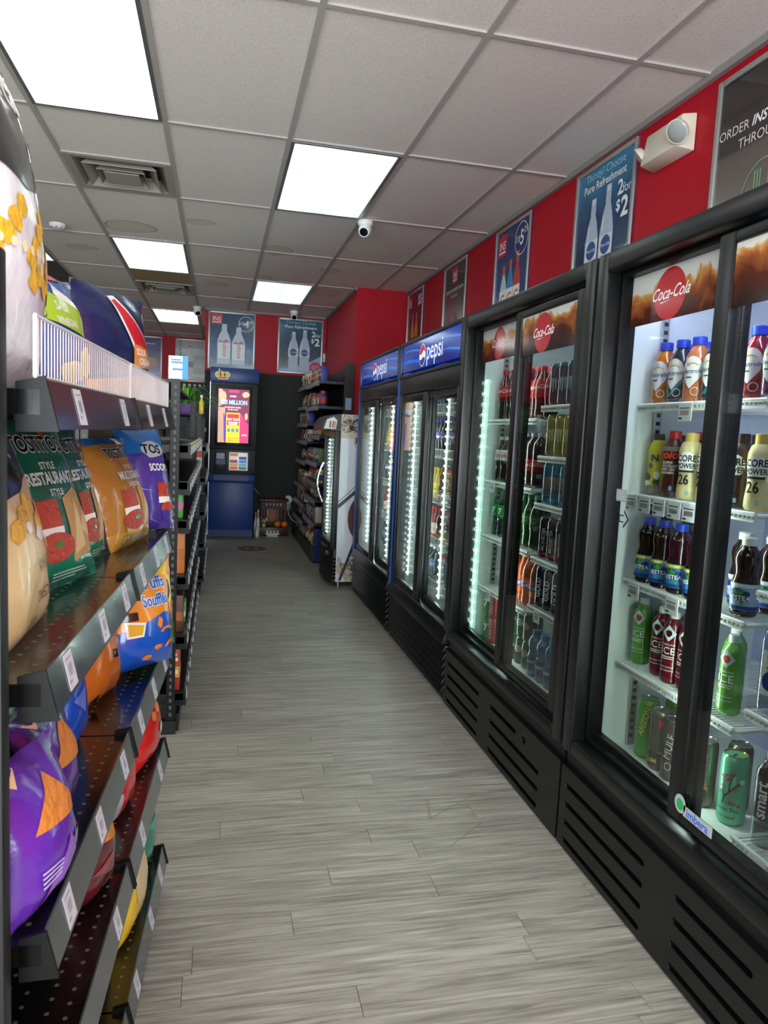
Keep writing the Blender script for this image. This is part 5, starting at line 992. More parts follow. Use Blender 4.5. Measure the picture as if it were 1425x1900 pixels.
edge_gondola('black shelving unit with slotted posts, second along the left side', 3.22, 5.4, -.128, G2Z, 1.56, .06)
edge_gondola('black shelving unit, third along the left side, with a plant on top', 5.93, 7.5, -.10, [1.2, .95, .68, .42, .16], 1.46, .06)
edge_gondola('black shelving unit farthest along the left side, beside the kiosk', 7.6, 8.7, -.155, [1.35, 1.1, .85, .6, .35, .14], 1.5, .05)
def carton(name, label, x0, x1, y0, y1, z0, z1, col, band=None, cat='carton', group=None, txt=None, face='y'):
    t = thing(name, label, cat, ((x0+x1)/2, (y0+y1)/2, z0), group)
    box('body', P(col, .45), t, x0, x1, y0, y1, z0, z1, bevel=.002)
    if band:
        w, h = (x1-x0), (z1-z0)
        if face == 'y': fn = lambda u, v, ww: ((x0+x1)/2+u, y0-ww, z0+v)
        else: fn = lambda u, v, ww: (x0-ww, (y0+y1)/2-u, z0+v); w = (y1-y0)
        its = [('print_band', P(band, .45), [rect(-w*.5, h*.3, w*.5, h*.55)])]
        if txt: its.append(('lettering', P(txt, .45), [rect(-w*.35, h*.68, w*.3, h*.76), rect(-w*.35, h*.8, w*.15, h*.86), rect(-w*.3, h*.38, w*.3, h*.47)]))
        prints(t, fn, its, .0004)
        if face == 'y':   # the same print wraps onto the aisle side
            dpt = y1-y0; prints(t, lambda u, v, ww: (x1+ww, (y0+y1)/2+u, z0+v), [('side_band', P(band, .45), [rect(-dpt*.5, h*.3, dpt*.5, h*.55)])], .0004)
    return t
gg = 'packets on the far left shelves'
carton('snack_carton', 'blue and white carton standing on top of the second left shelf', -.215, -.135, 3.26, 3.32, 1.561, 1.66, '#dfe6ea', '#e9eef0', 'carton', gg, '#6a8fac'); prints(bpy.data.objects['snack_carton'], lambda u, v, w: (-.135+u, 3.26-w, 1.561+v), [('blue_edge', P('#2f9ad8', .45), [rect(-.022, .001, 0, .098)])], .0012)
carton('snack_carton', 'slim green and pink carton on the second left shelf', -.185, -.15, 3.36, 3.44, .951, 1.083, '#4a9a3c', '#c45c8a', 'carton', gg)
carton('snack_carton', 'tall plain orange carton standing on the second left shelf', -.18, -.138, 3.34, 3.42, .701, .908, '#c8742c', '#b8641c', 'carton', gg)
carton('snack_carton', 'low brown carton on the second left shelf below the orange carton', -.185, -.14, 3.34, 3.46, .431, .60, '#5a2f1c', '#a8542c', 'carton', gg)
carton('snack_carton', 'small green and white carton near the base of the second left shelf', -.178, -.136, 3.50, 3.6, .431, .53, '#4a9a3a', '#dfe6dc', 'carton', gg)
carton('snack_carton', 'red and orange comic carton on the lowest shelf of the second unit', -.186, -.148, 3.30, 3.40, .171, .37, '#b03024', '#e0a83c', 'carton', gg, '#f0e2d0')
carton('snack_carton', 'white and red sign card hanging on the third left unit', -.165, -.125, 5.915, 5.928, 1.06, 1.26, '#d8d4d0', '#c8442c', 'card', gg)
carton('snack_carton', 'blue pouch carton on the farthest left shelving', -.19, -.16, 7.67, 7.76, 1.101, 1.24, '#3a6fb0', '#9cc0dc', 'carton', gg)
carton('snack_carton', 'dark blue crisp packet near the base of the farthest left shelving', -.22, -.17, 7.67, 7.8, .351, .56, '#1c3f8c', '#3a6fc0', 'packet', gg)
# shiny magenta packets
for k, (y, z, lb) in enumerate(((3.62, .70, 'shiny magenta foil packet behind the orange carton'), (3.78, .70, 'second shiny magenta foil packet behind the orange carton'), (3.7, .95, 'shiny magenta foil packet on the shelf above the orange carton'))):
    bag('foil_packet', lb, (-.235, y), (-.17, y+.09), z+.001, .2 if k < 2 else .12, .03, 4, '#a8246c', [('sparkle', P('#e88ac0', .2, .5), [blob(-.2+.15*i, .2+.17*(i % 4), .04, .03, i) for i in range(5)])], seed=40+k, cat='packet')['group'] = gg
# plant on top of the third unit
pt = thing('potted_fern', 'bright green leafy plant in a pot on top of the third left shelving unit', 'plant', (-.26, 6.2, 1.461))
MB().lathe([(.05, 0), (.065, .08), (.062, .08), (.058, .07)], 18, (-.26, 6.2, 1.462)).build('pot', P('#8a5cb0', .4), pt, 40)
MB().lathe([(.057, .07), (.01, .074)], 14, (-.26, 6.2, 1.462)).build('soil', P('#3a2a1c', .9), pt)
rp = random.Random(5); LG = [P('#4f9a22', .45), P('#3a7a1c', .45), P('#78b83a', .45)]
for k in range(46):
    a = rp.uniform(0, 6.283); ln = rp.uniform(.12, .30); up = rp.uniform(.05, .22); w = rp.uniform(.008, .014)
    p0 = Vector((-.26, 6.2, 1.53)); d = Vector((math.cos(a), math.sin(a)*.7, 0)); sd_ = Vector((-d.y, d.x, 0)).normalized(); pts = []
    for i in range(7):
        q = i/6; c = p0+d*ln*q+Vector((0, 0, up*math.sin(q*2.4)*(1.1-.5*q)-.05*q*q)); pts.append((c, w*math.sin(math.pi*min(.12+.88*q, .999))))
    vs = [c+sd_*ww for c, ww in pts]+[c-sd_*ww for c, ww in pts]+[c+Vector((0, 0, .003)) for c, ww in pts]
    MB().add(vs, [(i, i+1, 15+i, 14+i) for i in range(6)]+[(14+i, 15+i, 8+i, 7+i) for i in range(6)]).build('leaf', LG[k % 3], pt, 60)
for k, (x, z, c, lb) in enumerate(((-.14, 1.475, '#e0c82c', 'small yellow bottle beside the plant on the third left unit'), (-.42, 1.475, '#d8dce0', 'small clear white jar left of the plant on the third left unit'))):
    t = thing('small_bottle', lb, 'bottle', (x, 6.05, 1.461), gg); MB().lathe([(.018, 0), (.02, .01), (.02, .09), (.009, .115), (.009, .13)], 14, (x, 6.05, 1.461)).build('body', P(c, .25, coat=.4), t, 40); MB().lathe([(.011, .1305), (.011, .15)], 12, (x, 6.05, 1.461)).build('cap', P('#e8e8e6', .4), t)
# ---- slat board and tags on the far wall
for k in range(8): struct(box('trim_slat', P('#0f0f10', .5), None, -2.4, -.2, YF-.012, YF, 1.0+.13*k, 1.0+.13*k+.118)); 
for k in range(9):
    x = -.93+.085*k; tg = thing('price_card', 'small white price card on the dark slat board, far wall, number %s from the left' % ORD[k], 'price card', (x, YF-.02, 2.03), 'price cards on the far slat board'); box('card', P('#dfe2e0', .5), tg, x-.022, x+.022, YF-.016, YF-.0125, 2.035, 2.065); box('peg', CHROME, tg, x-.003, x+.003, YF-.03, YF-.0165, 2.03, 2.034)
# ---- lottery kiosk
kx0, kx1, ky, kd = -.105, .455, 9.0, 9.58
kb = P('#10306c', .4); kblue = P('#0f3f8c', .38); kg = P('#2b2d31', .45); kdk = P('#101114', .4)
k_ = thing('lottery_kiosk', 'tall blue lottery kiosk with lit advert screen at the end of the aisle', 'kiosk', ((kx0+kx1)/2, (ky+kd)/2, 0))
box('foot_plate', kdk, k_, kx0-.03, kx1+.005, ky-.05, kd, 0, .025)
box('lower_cabinet', kblue, k_, kx0, kx1-.02, ky+.03, kd, .025, .80, bevel=.006); box('skirt', kb, k_, kx0+.003, kx1-.023, ky+.022, ky+.03, .025, .11)
box('shelf_lip', kblue, k_, kx0-.015, kx1-.005, ky-.06, kd, .70, .80, bevel=.02); box('lip_inset', kb, k_, kx0+.06, kx1-.09, ky-.066, ky-.0605, .725, .785)
box('console', kg, k_, kx0+.0, kx1-.01, ky+.02, kd, .80, 1.10, bevel=.006); box('upper_cabinet', kg, k_, kx0+.002, kx1-.004, ky+.0, kd, 1.10, 1.90, bevel=.006)
box('header', P('#143a78', .35), k_, kx0-.01, kx1+.008, ky-.02, kd, 1.90, 2.07, bevel=.006)
sc = box('screen_bezel', kdk, k_, kx0+.06, kx1-.07, ky-.012, ky, 1.14, 1.86, bevel=.003)
for x, c in ((kx0-.008, '#d8dade'),): box('edge_strip', P(c, .3, .6), k_, x, x+.008, ky+.02, ky+.03, .05, 1.9)
E1 = lambda h, s=.9: P(h, .4, emit=s)
sw, sh_ = .365, .64; sx = (kx0+.06+kx1-.07)/2; sf = lambda u, v, w: (sx+u, ky-.0122-w, 1.18+v)
prints(sc, sf, [('screen', E1('#7a3050'), [rect(-sw/2, 0, sw/2, sh_)]), ('screen_art', E1('#c8a08a'), [rect(-sw/2, 0, -.1, .42), [(-.18, .42), (-.08, .5), (-.14, sh_), (-sw/2, sh_)]]), ('screen_art', E1('#d83a7a'), [[(.07, .0), (.18, 0), (.18, .22), (.13, .28), (.09, .36), (.06, .3)], rect(-.06, .6, .06, .63)]), ('screen_art', E1('#6a3ab0'), [[(-.11, .02), (-.08, .02), (-.09, .3), (-.12, .36)]]), ('screen_art', E1('#d8b48a'), [blob(.14, .58, .05, .04, 3), blob(-.13, .56, .05, .06, 5), blob(.15, .32, .02, .05, 8)]),
    ('ticket', E1('#d8d02c', 1.1), [rect(-.085, .0, .075, .36)]), ('ticket_band', E1('#c83a2c'), [rect(-.075, .21, .065, .345)]), ('ticket_lettering', E1('#f4f0e8', 1.1), [('t', 'PAY DAY', -.005, .265, .042, {'bold': .03, 'sx': .85}), rect(-.06, .235, .05, .25), rect(-.055, .215, .045, .228)]), ('ticket_spot', E1('#6a88b8'), [ell(-.055, .15, .02, .024), ell(-.005, .15, .02, .024), ell(.045, .15, .02, .024)]), ('ticket_grid', E1('#c8783a'), [rect(-.06+.027*i, .015+.03*j, -.045+.027*i, .032+.03*j) for i in range(5) for j in range(2)]),
    ('headline', E1('#9ad0ea', 1.2), [('t', '$20 MILLION', 0, .46, .072, {'bold': .03, 'sx': .78})]), ('headline', E1('#f2e6ea', 1.1), [('t', 'OVER', -.01, .545, .03, {'bold': .02}), ('t', 'IN INSTANT PRIZES', -.01, .415, .024, {'bold': .02, 'sx': .9}), ('t', 'TO BE WON', -.01, .388, .022, {'bold': .02}), rect(.1, .1, .16, .105), rect(.1, .088, .165, .093)])], .0004)
cf = lambda u, v, w: (kx0+u, ky+.0195-w, .80+v)
rd = box('reader', P('#17191d', .4), k_, kx0+.06, kx0+.20, ky+.006, ky+.02, .84, 1.06, bevel=.004); box('reader_screen', P('#3a4a66', .2, emit=.15), rd, kx0+.085, kx0+.18, ky+.003, ky+.0055, .98, 1.05); box('keypad', P('#22345c', .35), rd, kx0+.08, kx0+.19, ky+.002, ky+.0055, .915, .97)
ds = box('ticket_display', P('#d8dcdf', .2, emit=.3), k_, kx0+.235, kx0+.46, ky+.008, ky+.02, .845, 1.065, bevel=.003)
cl = ['#e2572c', '#2f86c8', '#e8e2d0', '#3a7a3a', '#c8a83c', '#5a3a7a', '#d8783c', '#6aa8c8', '#9a3a3a', '#e0e4e8']
prints(ds, lambda u, v, w: (kx0+.235+u, ky+.0075-w, .845+v), [('ticket_tile', P(cl[(i*3+j*4) % 10], .35, emit=.35), [rect(.01+.108*i, .012+.041*j, .10+.108*i, .045+.041*j)]) for i in range(2) for j in range(5)], .0004)
prints(k_, lambda u, v, w: (.03+u, ky-.0205-w, 1.985+v), [('logo_edge', WHT, [[(-.045, .075), (.07, -.055), (-.05, -.055)], ell(-.05, 0, .038, .038), ell(0, 0, .038, .038), ell(.05, 0, .038, .038)]), ('logo_triangle', P('#d0202c', .35), [[(-.036, .06), (.058, -.048), (-.042, -.048)]]), ('logo_ball', P('#e8d02c', .35), [ell(-.05, 0, .032, .032), ell(0, 0, .032, .032), ell(.05, 0, .032, .032)]), ('logo_lettering', P('#b8901c', .35), [('t', 'O', -.05, -.014, .042), ('t', 'L', 0, -.014, .042), ('t', 'G', .05, -.014, .042)])], .0004)
MB().tube([(kx0+.42, ky-.02, .806), (kx0+.36, ky-.03, .812), (kx0+.30, ky-.01, .808)], .004, 6).build('pen', P('#b8382c', .4), None)
tag(bpy.data.objects['pen'], 'red pen lying on the lip of the lottery kiosk', 'pen')
MB().tube([(kx1-.012, 9.5, .60), (kx1+.03, 9.54, .57), (.53, 9.585, .52)], .005, 6).build('cable', P('#b8bcc0', .5), None); tag(bpy.data.objects['cable'], 'thin grey cable slanting from the kiosk to the shrine', 'cable')
# ---- shrine, offerings, outlet
sr = thing('shrine', 'small dark red carved shrine with gold plaque on the floor by the kiosk', 'shrine', (.715, 9.45, 0)); dr = P('#3a0f12', .4); gd = P('#b88a4a', .35, .5)
X0, X1, Y0s, Y1s = .545, .885, 9.36, 9.57
box('base', dr, sr, X0-.01, X1+.01, Y0s-.05, Y1s, 0, .11, bevel=.004); box('back_board', P('#24080a', .5), sr, X0, X1, Y1s-.02, Y1s, .11, .46); box('roof', dr, sr, X0-.02, X1+.02, Y0s-.01, Y1s, .44, .47, bevel=.004)
for x in (X0+.02, X1-.02):
    pr_ = [(.012, 0)]+[(.012+.005*(i % 2), .02*i) for i in range(1, 17)]
    MB().lathe(pr_, 10, (x, Y0s+.035, .11)).build('column', P('#7a3a2c', .4), sr, 50)
for k in range(7): MB().lathe([(.004, 0), (.02, .012), (.012, .03), (.002, .036)], 8, (X0+.03+.047*k, Y0s+.01, .47)).build('crest', P('#5c1a1c', .4), sr, 50)
prints(sr, lambda u, v, w: (.715+u, Y0s+.02-w, v), [('valance', P('#2c0c10', .5), [[(-.15, .34), (.15, .34), (.15, .44), (-.15, .44)]]), ('valance_lettering', P('#b8a48a', .4), [[(-.1+.045*k, .385+.012*(k % 2)), (-.085+.045*k, .38), (-.08+.045*k, .415), (-.095+.045*k, .42)] for k in range(5)])], .0004)
pq = box('plaque_frame', gd, sr, .64, .79, Y1s-.06, Y1s-.045, .16, .335, bevel=.003); prints(pq, lambda u, v, w: (.715+u, Y1s-.0605-w, v), [('plaque', P('#8a1a1a', .45), [rect(-.058, .175, .058, .32)]), ('gold_print', P('#c88a3a', .4), [blob(-.03+.02*(k % 4), .19+.026*(k//4), .008, .01, k) for k in range(20)])], .0004)
for k, (x, y, z) in enumerate(((.765, 9.325, .111), (.854, 9.325, .111))):
    o = thing('orange', 'whole orange on the shrine base, '+('left one' if k == 0 else 'right one'), 'orange', (x, y, z), 'oranges at the shrine'); MB().lathe([(.004, 0), (.022, .004), (.038, .02), (.043, .042), (.038, .064), (.022, .08), (.004, .084)], 18, (x, y, z)).build('fruit', P('#e07a10', .45, bump=(160, .3)), o, 80); MB().lathe([(.006, 0), (.003, .004)], 8, (x, y, z+.083)).build('stem', P('#4a6a2c', .6), o)
fl = thing('flower_bunch', 'bunch of small white flowers at the shrine', 'flowers', (.59, 9.33, .111)); MB().lathe([(.02, 0), (.03, .03), (.022, .05)], 14, (.59, 9.33, .111)).build('vase', P('#c9b8a0', .4), fl, 40)
rp = random.Random(9)
for k in range(22):
    p = Vector((.59+rp.uniform(-.045, .045), 9.33+rp.uniform(-.03, .03), .175+rp.uniform(0, .06))); MB().lathe([(.002, -.008), (.011, -.004), (.012, .003), (.003, .007)], 8, p).build('blossom', P('#e6e2cf', .6) if k % 4 else P('#5a7a3c', .6), fl, 70)
tr = thing('offering_tray', 'white tray with small white cups in front of the shrine', 'tray', (.70, 9.27, 0)); box('tray', P('#dfe2e0', .4), tr, .61, .79, 9.235, 9.295, .03, .045, bevel=.003); box('tray_stand', P('#c9ccc9', .4), tr, .63, .77, 9.245, 9.285, 0, .03)
for k in range(4):
    x = .635+.043*k; c_ = thing('offering_cup', 'small white offering cup, %s from the left on the tray' % ORD[k], 'cup', (x, 9.265, .0455), 'offering cups'); MB().lathe([(.010, 0), (.018, .03), (.0165, .03), (.009, .004)], 12, (x, 9.265, .0455)).build('cup', P('#e8ebe8', .35), c_, 40); MB().lathe([(.0165, .026), (.002, .027)], 12, (x, 9.265, .0455), cap=False).build('drink', P('#c8b88a', .3), c_)
for k, (x, h, c) in enumerate(((.49, .30, '#c9c4a0'), (.515, .34, '#d8d8d4'), (.50, .14, '#e2e4e2'))):
    y = 9.38-.1*k; o = thing('oil_bottle', ('clear bottle with gold cap', 'taller clear bottle with white label', 'short white bottle in front')[k]+' between the kiosk and the shrine', 'bottle', (x, y, 0)); MB().lathe([(.02, 0), (.022, .01), (.022, h*.6), (.009, h*.75), (.009, h*.9)], 14, (x, y, .0003)).build('body', P(c, .2, coat=.5), o, 40); MB().lathe([(.011, h*.905), (.011, h)], 12, (x, y, 0)).build('cap', P('#c8a83c' if k == 0 else '#e4e4e4', .35), o)
    MB().lathe([(.0226, h*.15), (.0226, h*.5)], 14, (x, y, 0), cap=False).build('label', P('#eceae4', .4), o)
ou = thing('wall_outlet', 'grey wall outlet with a round white plug-in on the dark back wall', 'outlet', (.915, YB, .36)); box('plate', P('#8f9290', .4), ou, .875, .955, YB-.008, YB-.001, .315, .43, bevel=.002)
MB().cyl((.915, YB-.0085, .455), (.915, YB-.05, .455), .052, 24).build('plug_disc', P('#e4e6e4', .4), ou, 40)
MB().tube([(.915, YB-.03, .40), (.912, YB-.03, .33), (.925, YB-.03, .26), (.97, YB-.05, .19), (1.03, YB-.1, .15)], .006, 8).build('power_cord', P('#d8dad8', .4), ou, 60)
sn = thing('door_sensor', 'small white sensor on the back wall corner beside the blue poster', 'sensor', (1.325, YB, 2.3)); box('case', P('#e2e2de', .4), sn, 1.306, 1.336, YB-.028, YB-.002, 2.27, 2.38, bevel=.005); box('lens', P('#b8b8b4', .3), sn, 1.313, 1.33, YB-.031, YB-.0285, 2.29, 2.32)
# ---- wall shelving on the right at the back
ws = thing('wall_shelving', 'dark wall shelving packed with small groceries at the right end of the aisle', 'shelving', (1.17, 8.4, 0)); NB = P('#10131c', .4); BLU = P('#101f5c', .35)
box('base_deck', NB, ws, .985, 1.335, 7.45, 9.50, .03, .13); box('base_front', P('#16181b', .4), ws, .972, .985, 7.45, 9.50, .02, .14); box('end_base', BLU, ws, .985, 1.335, 7.40, 7.45, .02, .36); box('end_foot', BLU, ws, 1.05, 1.335, 7.385, 7.40, .005, .06)
for k in range(4): y0 = 7.5+.5*k; box('slat_panel', P('#17181a', .45), ws, 1.318, 1.338, y0+.004, y0+.496, .13, 2.06)
for k in range(11): box('groove', P('#08090a', .6), ws, 1.3165, 1.3178, 7.504, 9.496, .3+.16*k, .312+.16*k)
box('end_upright', P('#121315', .4), ws, 1.24, 1.338, 7.40, 7.44, .36, 2.07); box('notice', P('#8fa4c0', .5), ws, 1.258, 1.32, 7.396, 7.3995, 1.60, 1.72)
SZ = [(1.885, .99), (1.63, .985), (1.325, 1.02), (1.04, 1.0), (.83, 1.0), (.655, .99), (.41, .99)]
SZF = [(1.90, 1.0), (1.66, 1.0), (1.455, 1.0), (1.25, 1.005), (1.01, .995), (.715, .99), (.505, .99), (.305, .985)]
def wshelf(y0, y1, z, xf, m):
    s = box('shelf', m, ws, xf, 1.316, y0, y1, z-.028, z); MB().hexa([(xf-.02, y0, z-.05), (xf, y0, z-.05), (xf, y1, z-.05), (xf-.02, y1, z-.05)], [(xf-.004, y0, z+.008), (xf, y0, z+.008), (xf, y1, z+.008), (xf-.004, y1, z+.008)]).build('price_rail', P('#3a3d42', .3, coat=.4), s)
    n = int((y1-y0)/.09)
    for k in range(n): yc = y0+.05+(y1-y0-.1)*k/max(n-1, 1); MB().hexa([(xf-.0185, yc-.025, z-.044), (xf-.0178, yc-.025, z-.044), (xf-.0178, yc+.025, z-.044), (xf-.0185, yc+.025, z-.044)], [(xf-.0068, yc-.025, z), (xf-.006, yc-.025, z), (xf-.006, yc+.025, z), (xf-.0068, yc+.025, z)]).build('price_ticket', P('#a9adb2', .5), s)
for z, xf in SZ: wshelf(7.46, 8.44, z, xf, BLU if z in (1.325, 1.04) else NB)
for z, xf in SZF: wshelf(8.46, 9.48, z, xf, NB)
rw = random.Random(21); PAL = ['#c9bfae', '#d8d4ca', '#a83a2c', '#b89a5c', '#3a5c8a', '#e2c84a', '#8a3a2c', '#d8c8a8', '#5a7a4a', '#c8742c', '#2c3f9c', '#e8e4dc', '#9a2430']
CN = {'#c9bfae': 'beige', '#d8d4ca': 'off-white', '#a83a2c': 'red', '#b89a5c': 'tan', '#3a5c8a': 'slate blue', '#e2c84a': 'yellow', '#8a3a2c': 'rust', '#d8c8a8': 'cream', '#5a7a4a': 'green', '#c8742c': 'orange', '#2c3f9c': 'blue', '#e8e4dc': 'white', '#9a2430': 'crimson'}
def grocery(kind, x, y, z, w, h, col, label):
    g2 = 'groceries on the wall shelving'
    if kind == 'carton': return carton('grocery_carton', label, x, x+.07, y-w/2, y+w/2, z+.0005, z+h, col, PAL[(PAL.index(col)+3) % 13], 'carton', g2, '#f0ece2', 'x')
    if kind == 'jar':
        t = thing('grocery_jar', label, 'jar', (x+w/2, y, z), g2); r = w*.46; MB().lathe([(r*.9, 0), (r, .006), (r, h*.75), (r*.8, h*.84)], 14, (x+r, y, z+.0005)).build('body', P(col, .25, coat=.4), t, 40); MB().lathe([(r*.84, h*.845), (r*.84, h)], 14, (x+r, y, z)).build('lid', P('#d8d8d4' if PAL.index(col) % 2 else '#a8242c', .35), t, 40); MB().lathe([(r+.0006, h*.18), (r+.0006, h*.62)], 14, (x+r, y, z), cap=False).build('label', P(PAL[(PAL.index(col)+5) % 13], .4), t); return t
    t = bag('grocery_pouch', label, (x+.04, y+w/2), (x+.04, y-w/2), z+.0005, h, .025, 5, col, [('print_band', P(PAL[(PAL.index(col)+4) % 13], .35), [rect(-.42, .35, .42, .6)]), ('lettering', WHT, [rect(-.3, .68, .3, .76), rect(-.2, .45, .25, .52)])], seed=int(y*100), cat='pouch'); t['group'] = g2; return t
rows_ = [('near', SZ, 7.46, 8.44), ('far', SZF, 8.46, 9.48)]; cnt = {}
for bay, lst, y0, y1 in rows_:
    zz = [z for z, _ in lst]+[.13]
    for r_, z in enumerate(zz):
        xf = (lst[r_][1] if r_ < len(lst) else .99)+.02; gap = (zz[r_-1]-z-.06) if r_ else .17
        kind = (['carton', 'jar', 'pouch'] if bay == 'near' else ['pouch', 'carton', 'jar'])[(r_+(0 if bay == 'near' else 2)) % 3]
        y = y0+.05; 
        while y < y1-.05:
            w = rw.uniform(.075, .11) if kind != 'pouch' else rw.uniform(.11, .14); h = min(gap-.01, rw.uniform(.12, .17)); col = rw.choice(PAL)
            if y+w > y1-.01: break
            key = (CN[col], kind, r_, bay); cnt[key] = cnt.get(key, -1)+1
            nm = 'the bottom deck' if r_ == len(zz)-1 else ORD[r_]+' shelf'
            lab = '%s %s on %s, %s bay of wall shelving' % (CN[col], kind, nm, bay)+(', '+ORD[cnt[key]]+' one' if cnt[key] else '')
            grocery(kind, xf, y+w/2, z, w, h, col, lab); y += w+.012
# ---- ice-cream freezer
ic = thing('ice_cream_freezer', 'narrow white-sided ice-cream freezer with curved chrome handle beside the blue-topped coolers', 'freezer', (1.3, 6.57, 0))
IY0, IY1 = 6.245, 6.90; WP = P('#c9ccd2', .4)
box('side_panel', WP, ic, 1.035, 1.72, IY0, IY0+.02, .05, 1.525); box('side_panel', WP, ic, 1.035, 1.72, IY1-.02, IY1, .05, 1.525); box('back_panel', WP, ic, 1.70, 1.72, IY0+.02, IY1-.02, .05, 1.52); box('top_panel', P('#16171a', .4), ic, 1.035, 1.72, IY0+.02, IY1-.02, 1.505, 1.52); box('liner_floor', LINER, ic, 1.035, 1.70, IY0+.02, IY1-.02, .30, .34); box('plinth', DARKIN, ic, 1.06, 1.70, IY0+.02, IY1-.02, .04, .30)
for y in (IY0+.03, IY1-.05):
    for x in (1.07, 1.65): MB().cyl((x, y+.01, 0), (x, y+.01, .05), .016, 12).build('foot', CHROME, ic)
def curve_front(z0, z1, bow, m, name, dx=0.):
    n = 10; lo = [(1.035-dx-bow*math.sin(math.pi*i/n), IY0+(IY1-IY0)*i/n) for i in range(n+1)]
    vs = [(x, y, z) for z in (z0, z1) for x, y in lo]+[(1.036, y, z) for z in (z0, z1) for x, y in lo]; m_ = n+1
    fs = [(i, i+1, m_+i+1, m_+i) for i in range(n)]+[(m_+i, m_+i+1, 3*m_+i+1, 3*m_+i) for i in range(n)]+[(i+1, i, 2*m_+i, 2*m_+i+1) for i in range(n)]+[(0, m_, 3*m_, 2*m_), (n, 2*m_+n, 3*m_+n, m_+n)]
    return MB().add(vs, fs).build(name, m, ic, 50)
curve_front(.05, .34, .06, P('#17191b', .4), 'grille', .025)
for k in range(6): curve_front(.075+.034*k, .092+.034*k, .066, P('#0a0b0c', .5), 'grille_slot', .027)
lk = MB().cyl((.985, IY0+.1, .29), (.955, IY0+.1, .29), .022, 16).build('lock', P('#2a2c2e', .3), ic, 40)
for q in ((IY0, IY0+.05, .34, 1.385), (IY1-.05, IY1, .34, 1.385)): box('door_stile', P('#101214', .4), ic, .985, 1.034, *q, bevel=.004)
for q in ((IY0+.05, IY1-.05, .34, .385), (IY0+.05, IY1-.05, 1.33, 1.385)): box('door_rail', P('#101214', .4) if q[2] < 1 else P('#a8806c', .4), ic, .985, 1.034, *q, bevel=.003)
box('pane', GLASS, ic, .993, .998, IY0+.05, IY1-.05, .385, 1.33); box('pane', GLASS, ic, 1.012, 1.016, IY0+.05, IY1-.05, .385, 1.33)
hd = [(.975-.055*math.sin(math.pi*i/14), IY1-.075, .70+.38*i/14) for i in range(15)]; MB().tube(hd, .010, 8).build('handle', CHROME, ic, 60)
for y in (IY0+.08, IY1-.08):
    st = box('led_strip', P('#e0f6f0', .5, emit=1.0), ic, 1.03, 1.04, y-.01, y+.01, .40, 1.31); dm = MB(); z = .42
    while z < 1.3: dm.lathe([(0, -.007), (.006, -.003), (.007, 0), (.006, .003), (0, .007)], 8, (1.025, y, z), cap=False); z += .035
    dm.build('led', P('#e6fff8', .5, emit=60.0), st)
for z in (.62, .86, 1.1):
    s = MB()
    for x in (1.06, 1.3, 1.6): s.tube([(x, IY0+.03, z), (x, IY1-.03, z)], .004, 6)
    y = IY0+.04
    while y < IY1-.03: s.box(1.06, 1.6, y-.0015, y+.0015, z, z+.003); y += .03
    s.build('shelf', WIRE, ic)
for zi, z in enumerate((.34, .625, .865, 1.105)):
    for k in range(4):
        y = IY0+.12+.14*k; tb = thing('ice_cream_tub', 'round ice-cream tub, %s from the left, %s in the ice-cream freezer' % (ORD[3-k], ('on the floor', 'on the lowest shelf', 'on the middle shelf', 'on the top shelf')[zi]), 'tub', (1.14, y, z), 'ice-cream tubs'); c = ['#e8e2d4', '#b8946a', '#7a2f3a', '#d8c8b0'][(k+zi) % 4]
        MB().lathe([(.042, 0), (.05, .1)], 16, (1.14, y, z+.004)).build('tub', P(c, .4), tb, 40); MB().lathe([(.053, .1005), (.053, .115)], 16, (1.14, y, z+.004)).build('lid', P('#e0d8c0', .35), tb, 40); MB().lathe([(.0457, .03), (.0487, .08)], 16, (1.14, y, z+.004), cap=False).build('label', P(['#7a2f3a', '#3a2a24', '#e8e2d4', '#b8946a'][(k+zi) % 4], .4), tb)
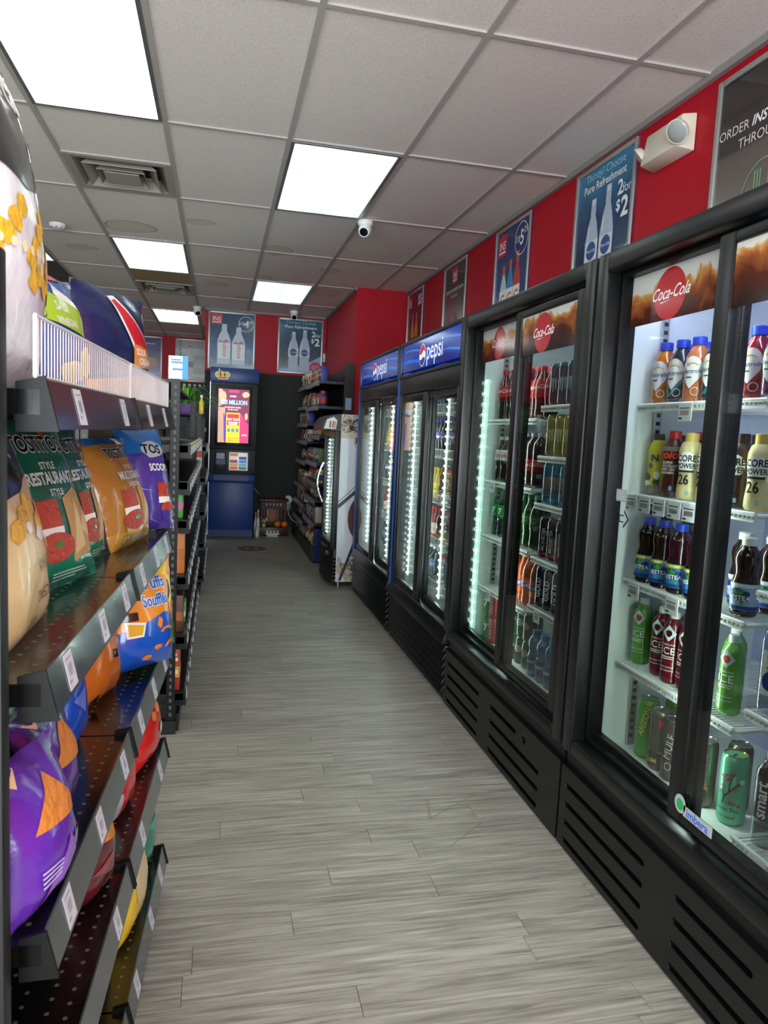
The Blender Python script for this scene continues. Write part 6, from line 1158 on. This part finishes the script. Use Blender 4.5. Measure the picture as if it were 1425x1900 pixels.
# printed side: leaves, diagonal bands, berry sphere, round mark
fi = lambda u, v, w: (u, IY0-w, v); BR = P('#6b5a4a', .4); BK = P('#1c1c1e', .4)
def leaf(u, v, a, ln, wd): c, s = math.cos(a), math.sin(a); pts = [(q, wd*math.sin(math.pi*q)) for q in [i/6 for i in range(7)]]; o = [(u+c*q*ln-s*y, v+s*q*ln+c*y) for q, y in pts]+[(u+c*q*ln+s*y, v+s*q*ln-c*y) for q, y in reversed(pts[1:-1])]; cc = (u+c*ln/2, v+s*ln/2); return ('ring', o, [(cc[0]+(x-cc[0])*.7, cc[1]+(y-cc[1])*.7) for x, y in o])
rl = random.Random(4); lv = [leaf(1.05+rl.uniform(0, .25), 1.36+rl.uniform(0, .1), rl.uniform(.2, 2.6), .07, .014) for _ in range(60)]; lv2 = [leaf(1.08+rl.uniform(0, .25), .06+rl.uniform(0, .16), rl.uniform(.4, 2.4), .07, .014) for _ in range(50)]
prints(ic, fi, [('leaf_ground', P('#b8ab98', .4), [rect(1.036, 1.32, 1.4, 1.524), rect(1.12, .052, 1.45, .2), [(1.036, .14), (1.12, .08), (1.12, .22), (1.036, .2)]]), ('leaf_print', BR, lv+lv2), ('band', BK, [[(1.036, .74), (1.036, .70), (1.19, .84), (1.3, .95), (1.3, .99), (1.19, .88)], [(1.06, .06), (1.085, .06), (1.22, .44), (1.2, .46)]]), ('band_line', BK, [[(1.036, .765), (1.036, .757), (1.3, 1.01), (1.3, 1.018)]]), ('berry', P('#5c2f2c', .6, bump=(90, .9)), [ell(1.235, .62, .11, .19, 30)]), ('mark_ground', P('#c9c6c0', .4), [ell(1.235, 1.30, .085, .085)]), ('mark_ring', BR, [('ring',)+tuple(ring(1.235, 1.30, .085, .085, .004))]), ('mark_lettering', BK, [('t', 'H', 1.19, 1.275, .08, {'bold': .03})])], .0006)
# curved topper sign
tp = thing('freezer_topper', 'curved white and black topper sign with product pictures on the ice-cream freezer front', 'sign', (1.0, 6.5, 1.386))
n = 10; arc = [(1.034-.16*math.sin(math.pi*.5*i/n), 1.39+.14*(1-math.cos(math.pi*.5*(n-i)/n)) if False else 1.39+.135*math.cos(math.pi*.5*i/n)**.8) for i in range(n+1)]
MB().prism([(1.034, 1.39)]+arc, lambda u, v, w: (u, IY0+.02+w, v), IY1-IY0-.04).build('body', P('#1c1d20', .4), tp, 40)
prints(tp, lambda u, v, w: (u, IY0+.02-w, v), [('white_print', P('#d8d6d2', .4), [[(.885, 1.395), (.99, 1.395), (1.0, 1.47), (.97, 1.5), (.91, 1.475)]]), ('bar_print', P('#7a4a3a', .4), [[(.93, 1.405), (.945, 1.405), (.95, 1.46), (.935, 1.465)], [(.955, 1.405), (.968, 1.405), (.975, 1.46), (.962, 1.465)]]), ('bar_print', P('#b8705c', .4), [[(.972, 1.4), (.985, 1.4), (.992, 1.46), (.98, 1.465)]])], .0006)
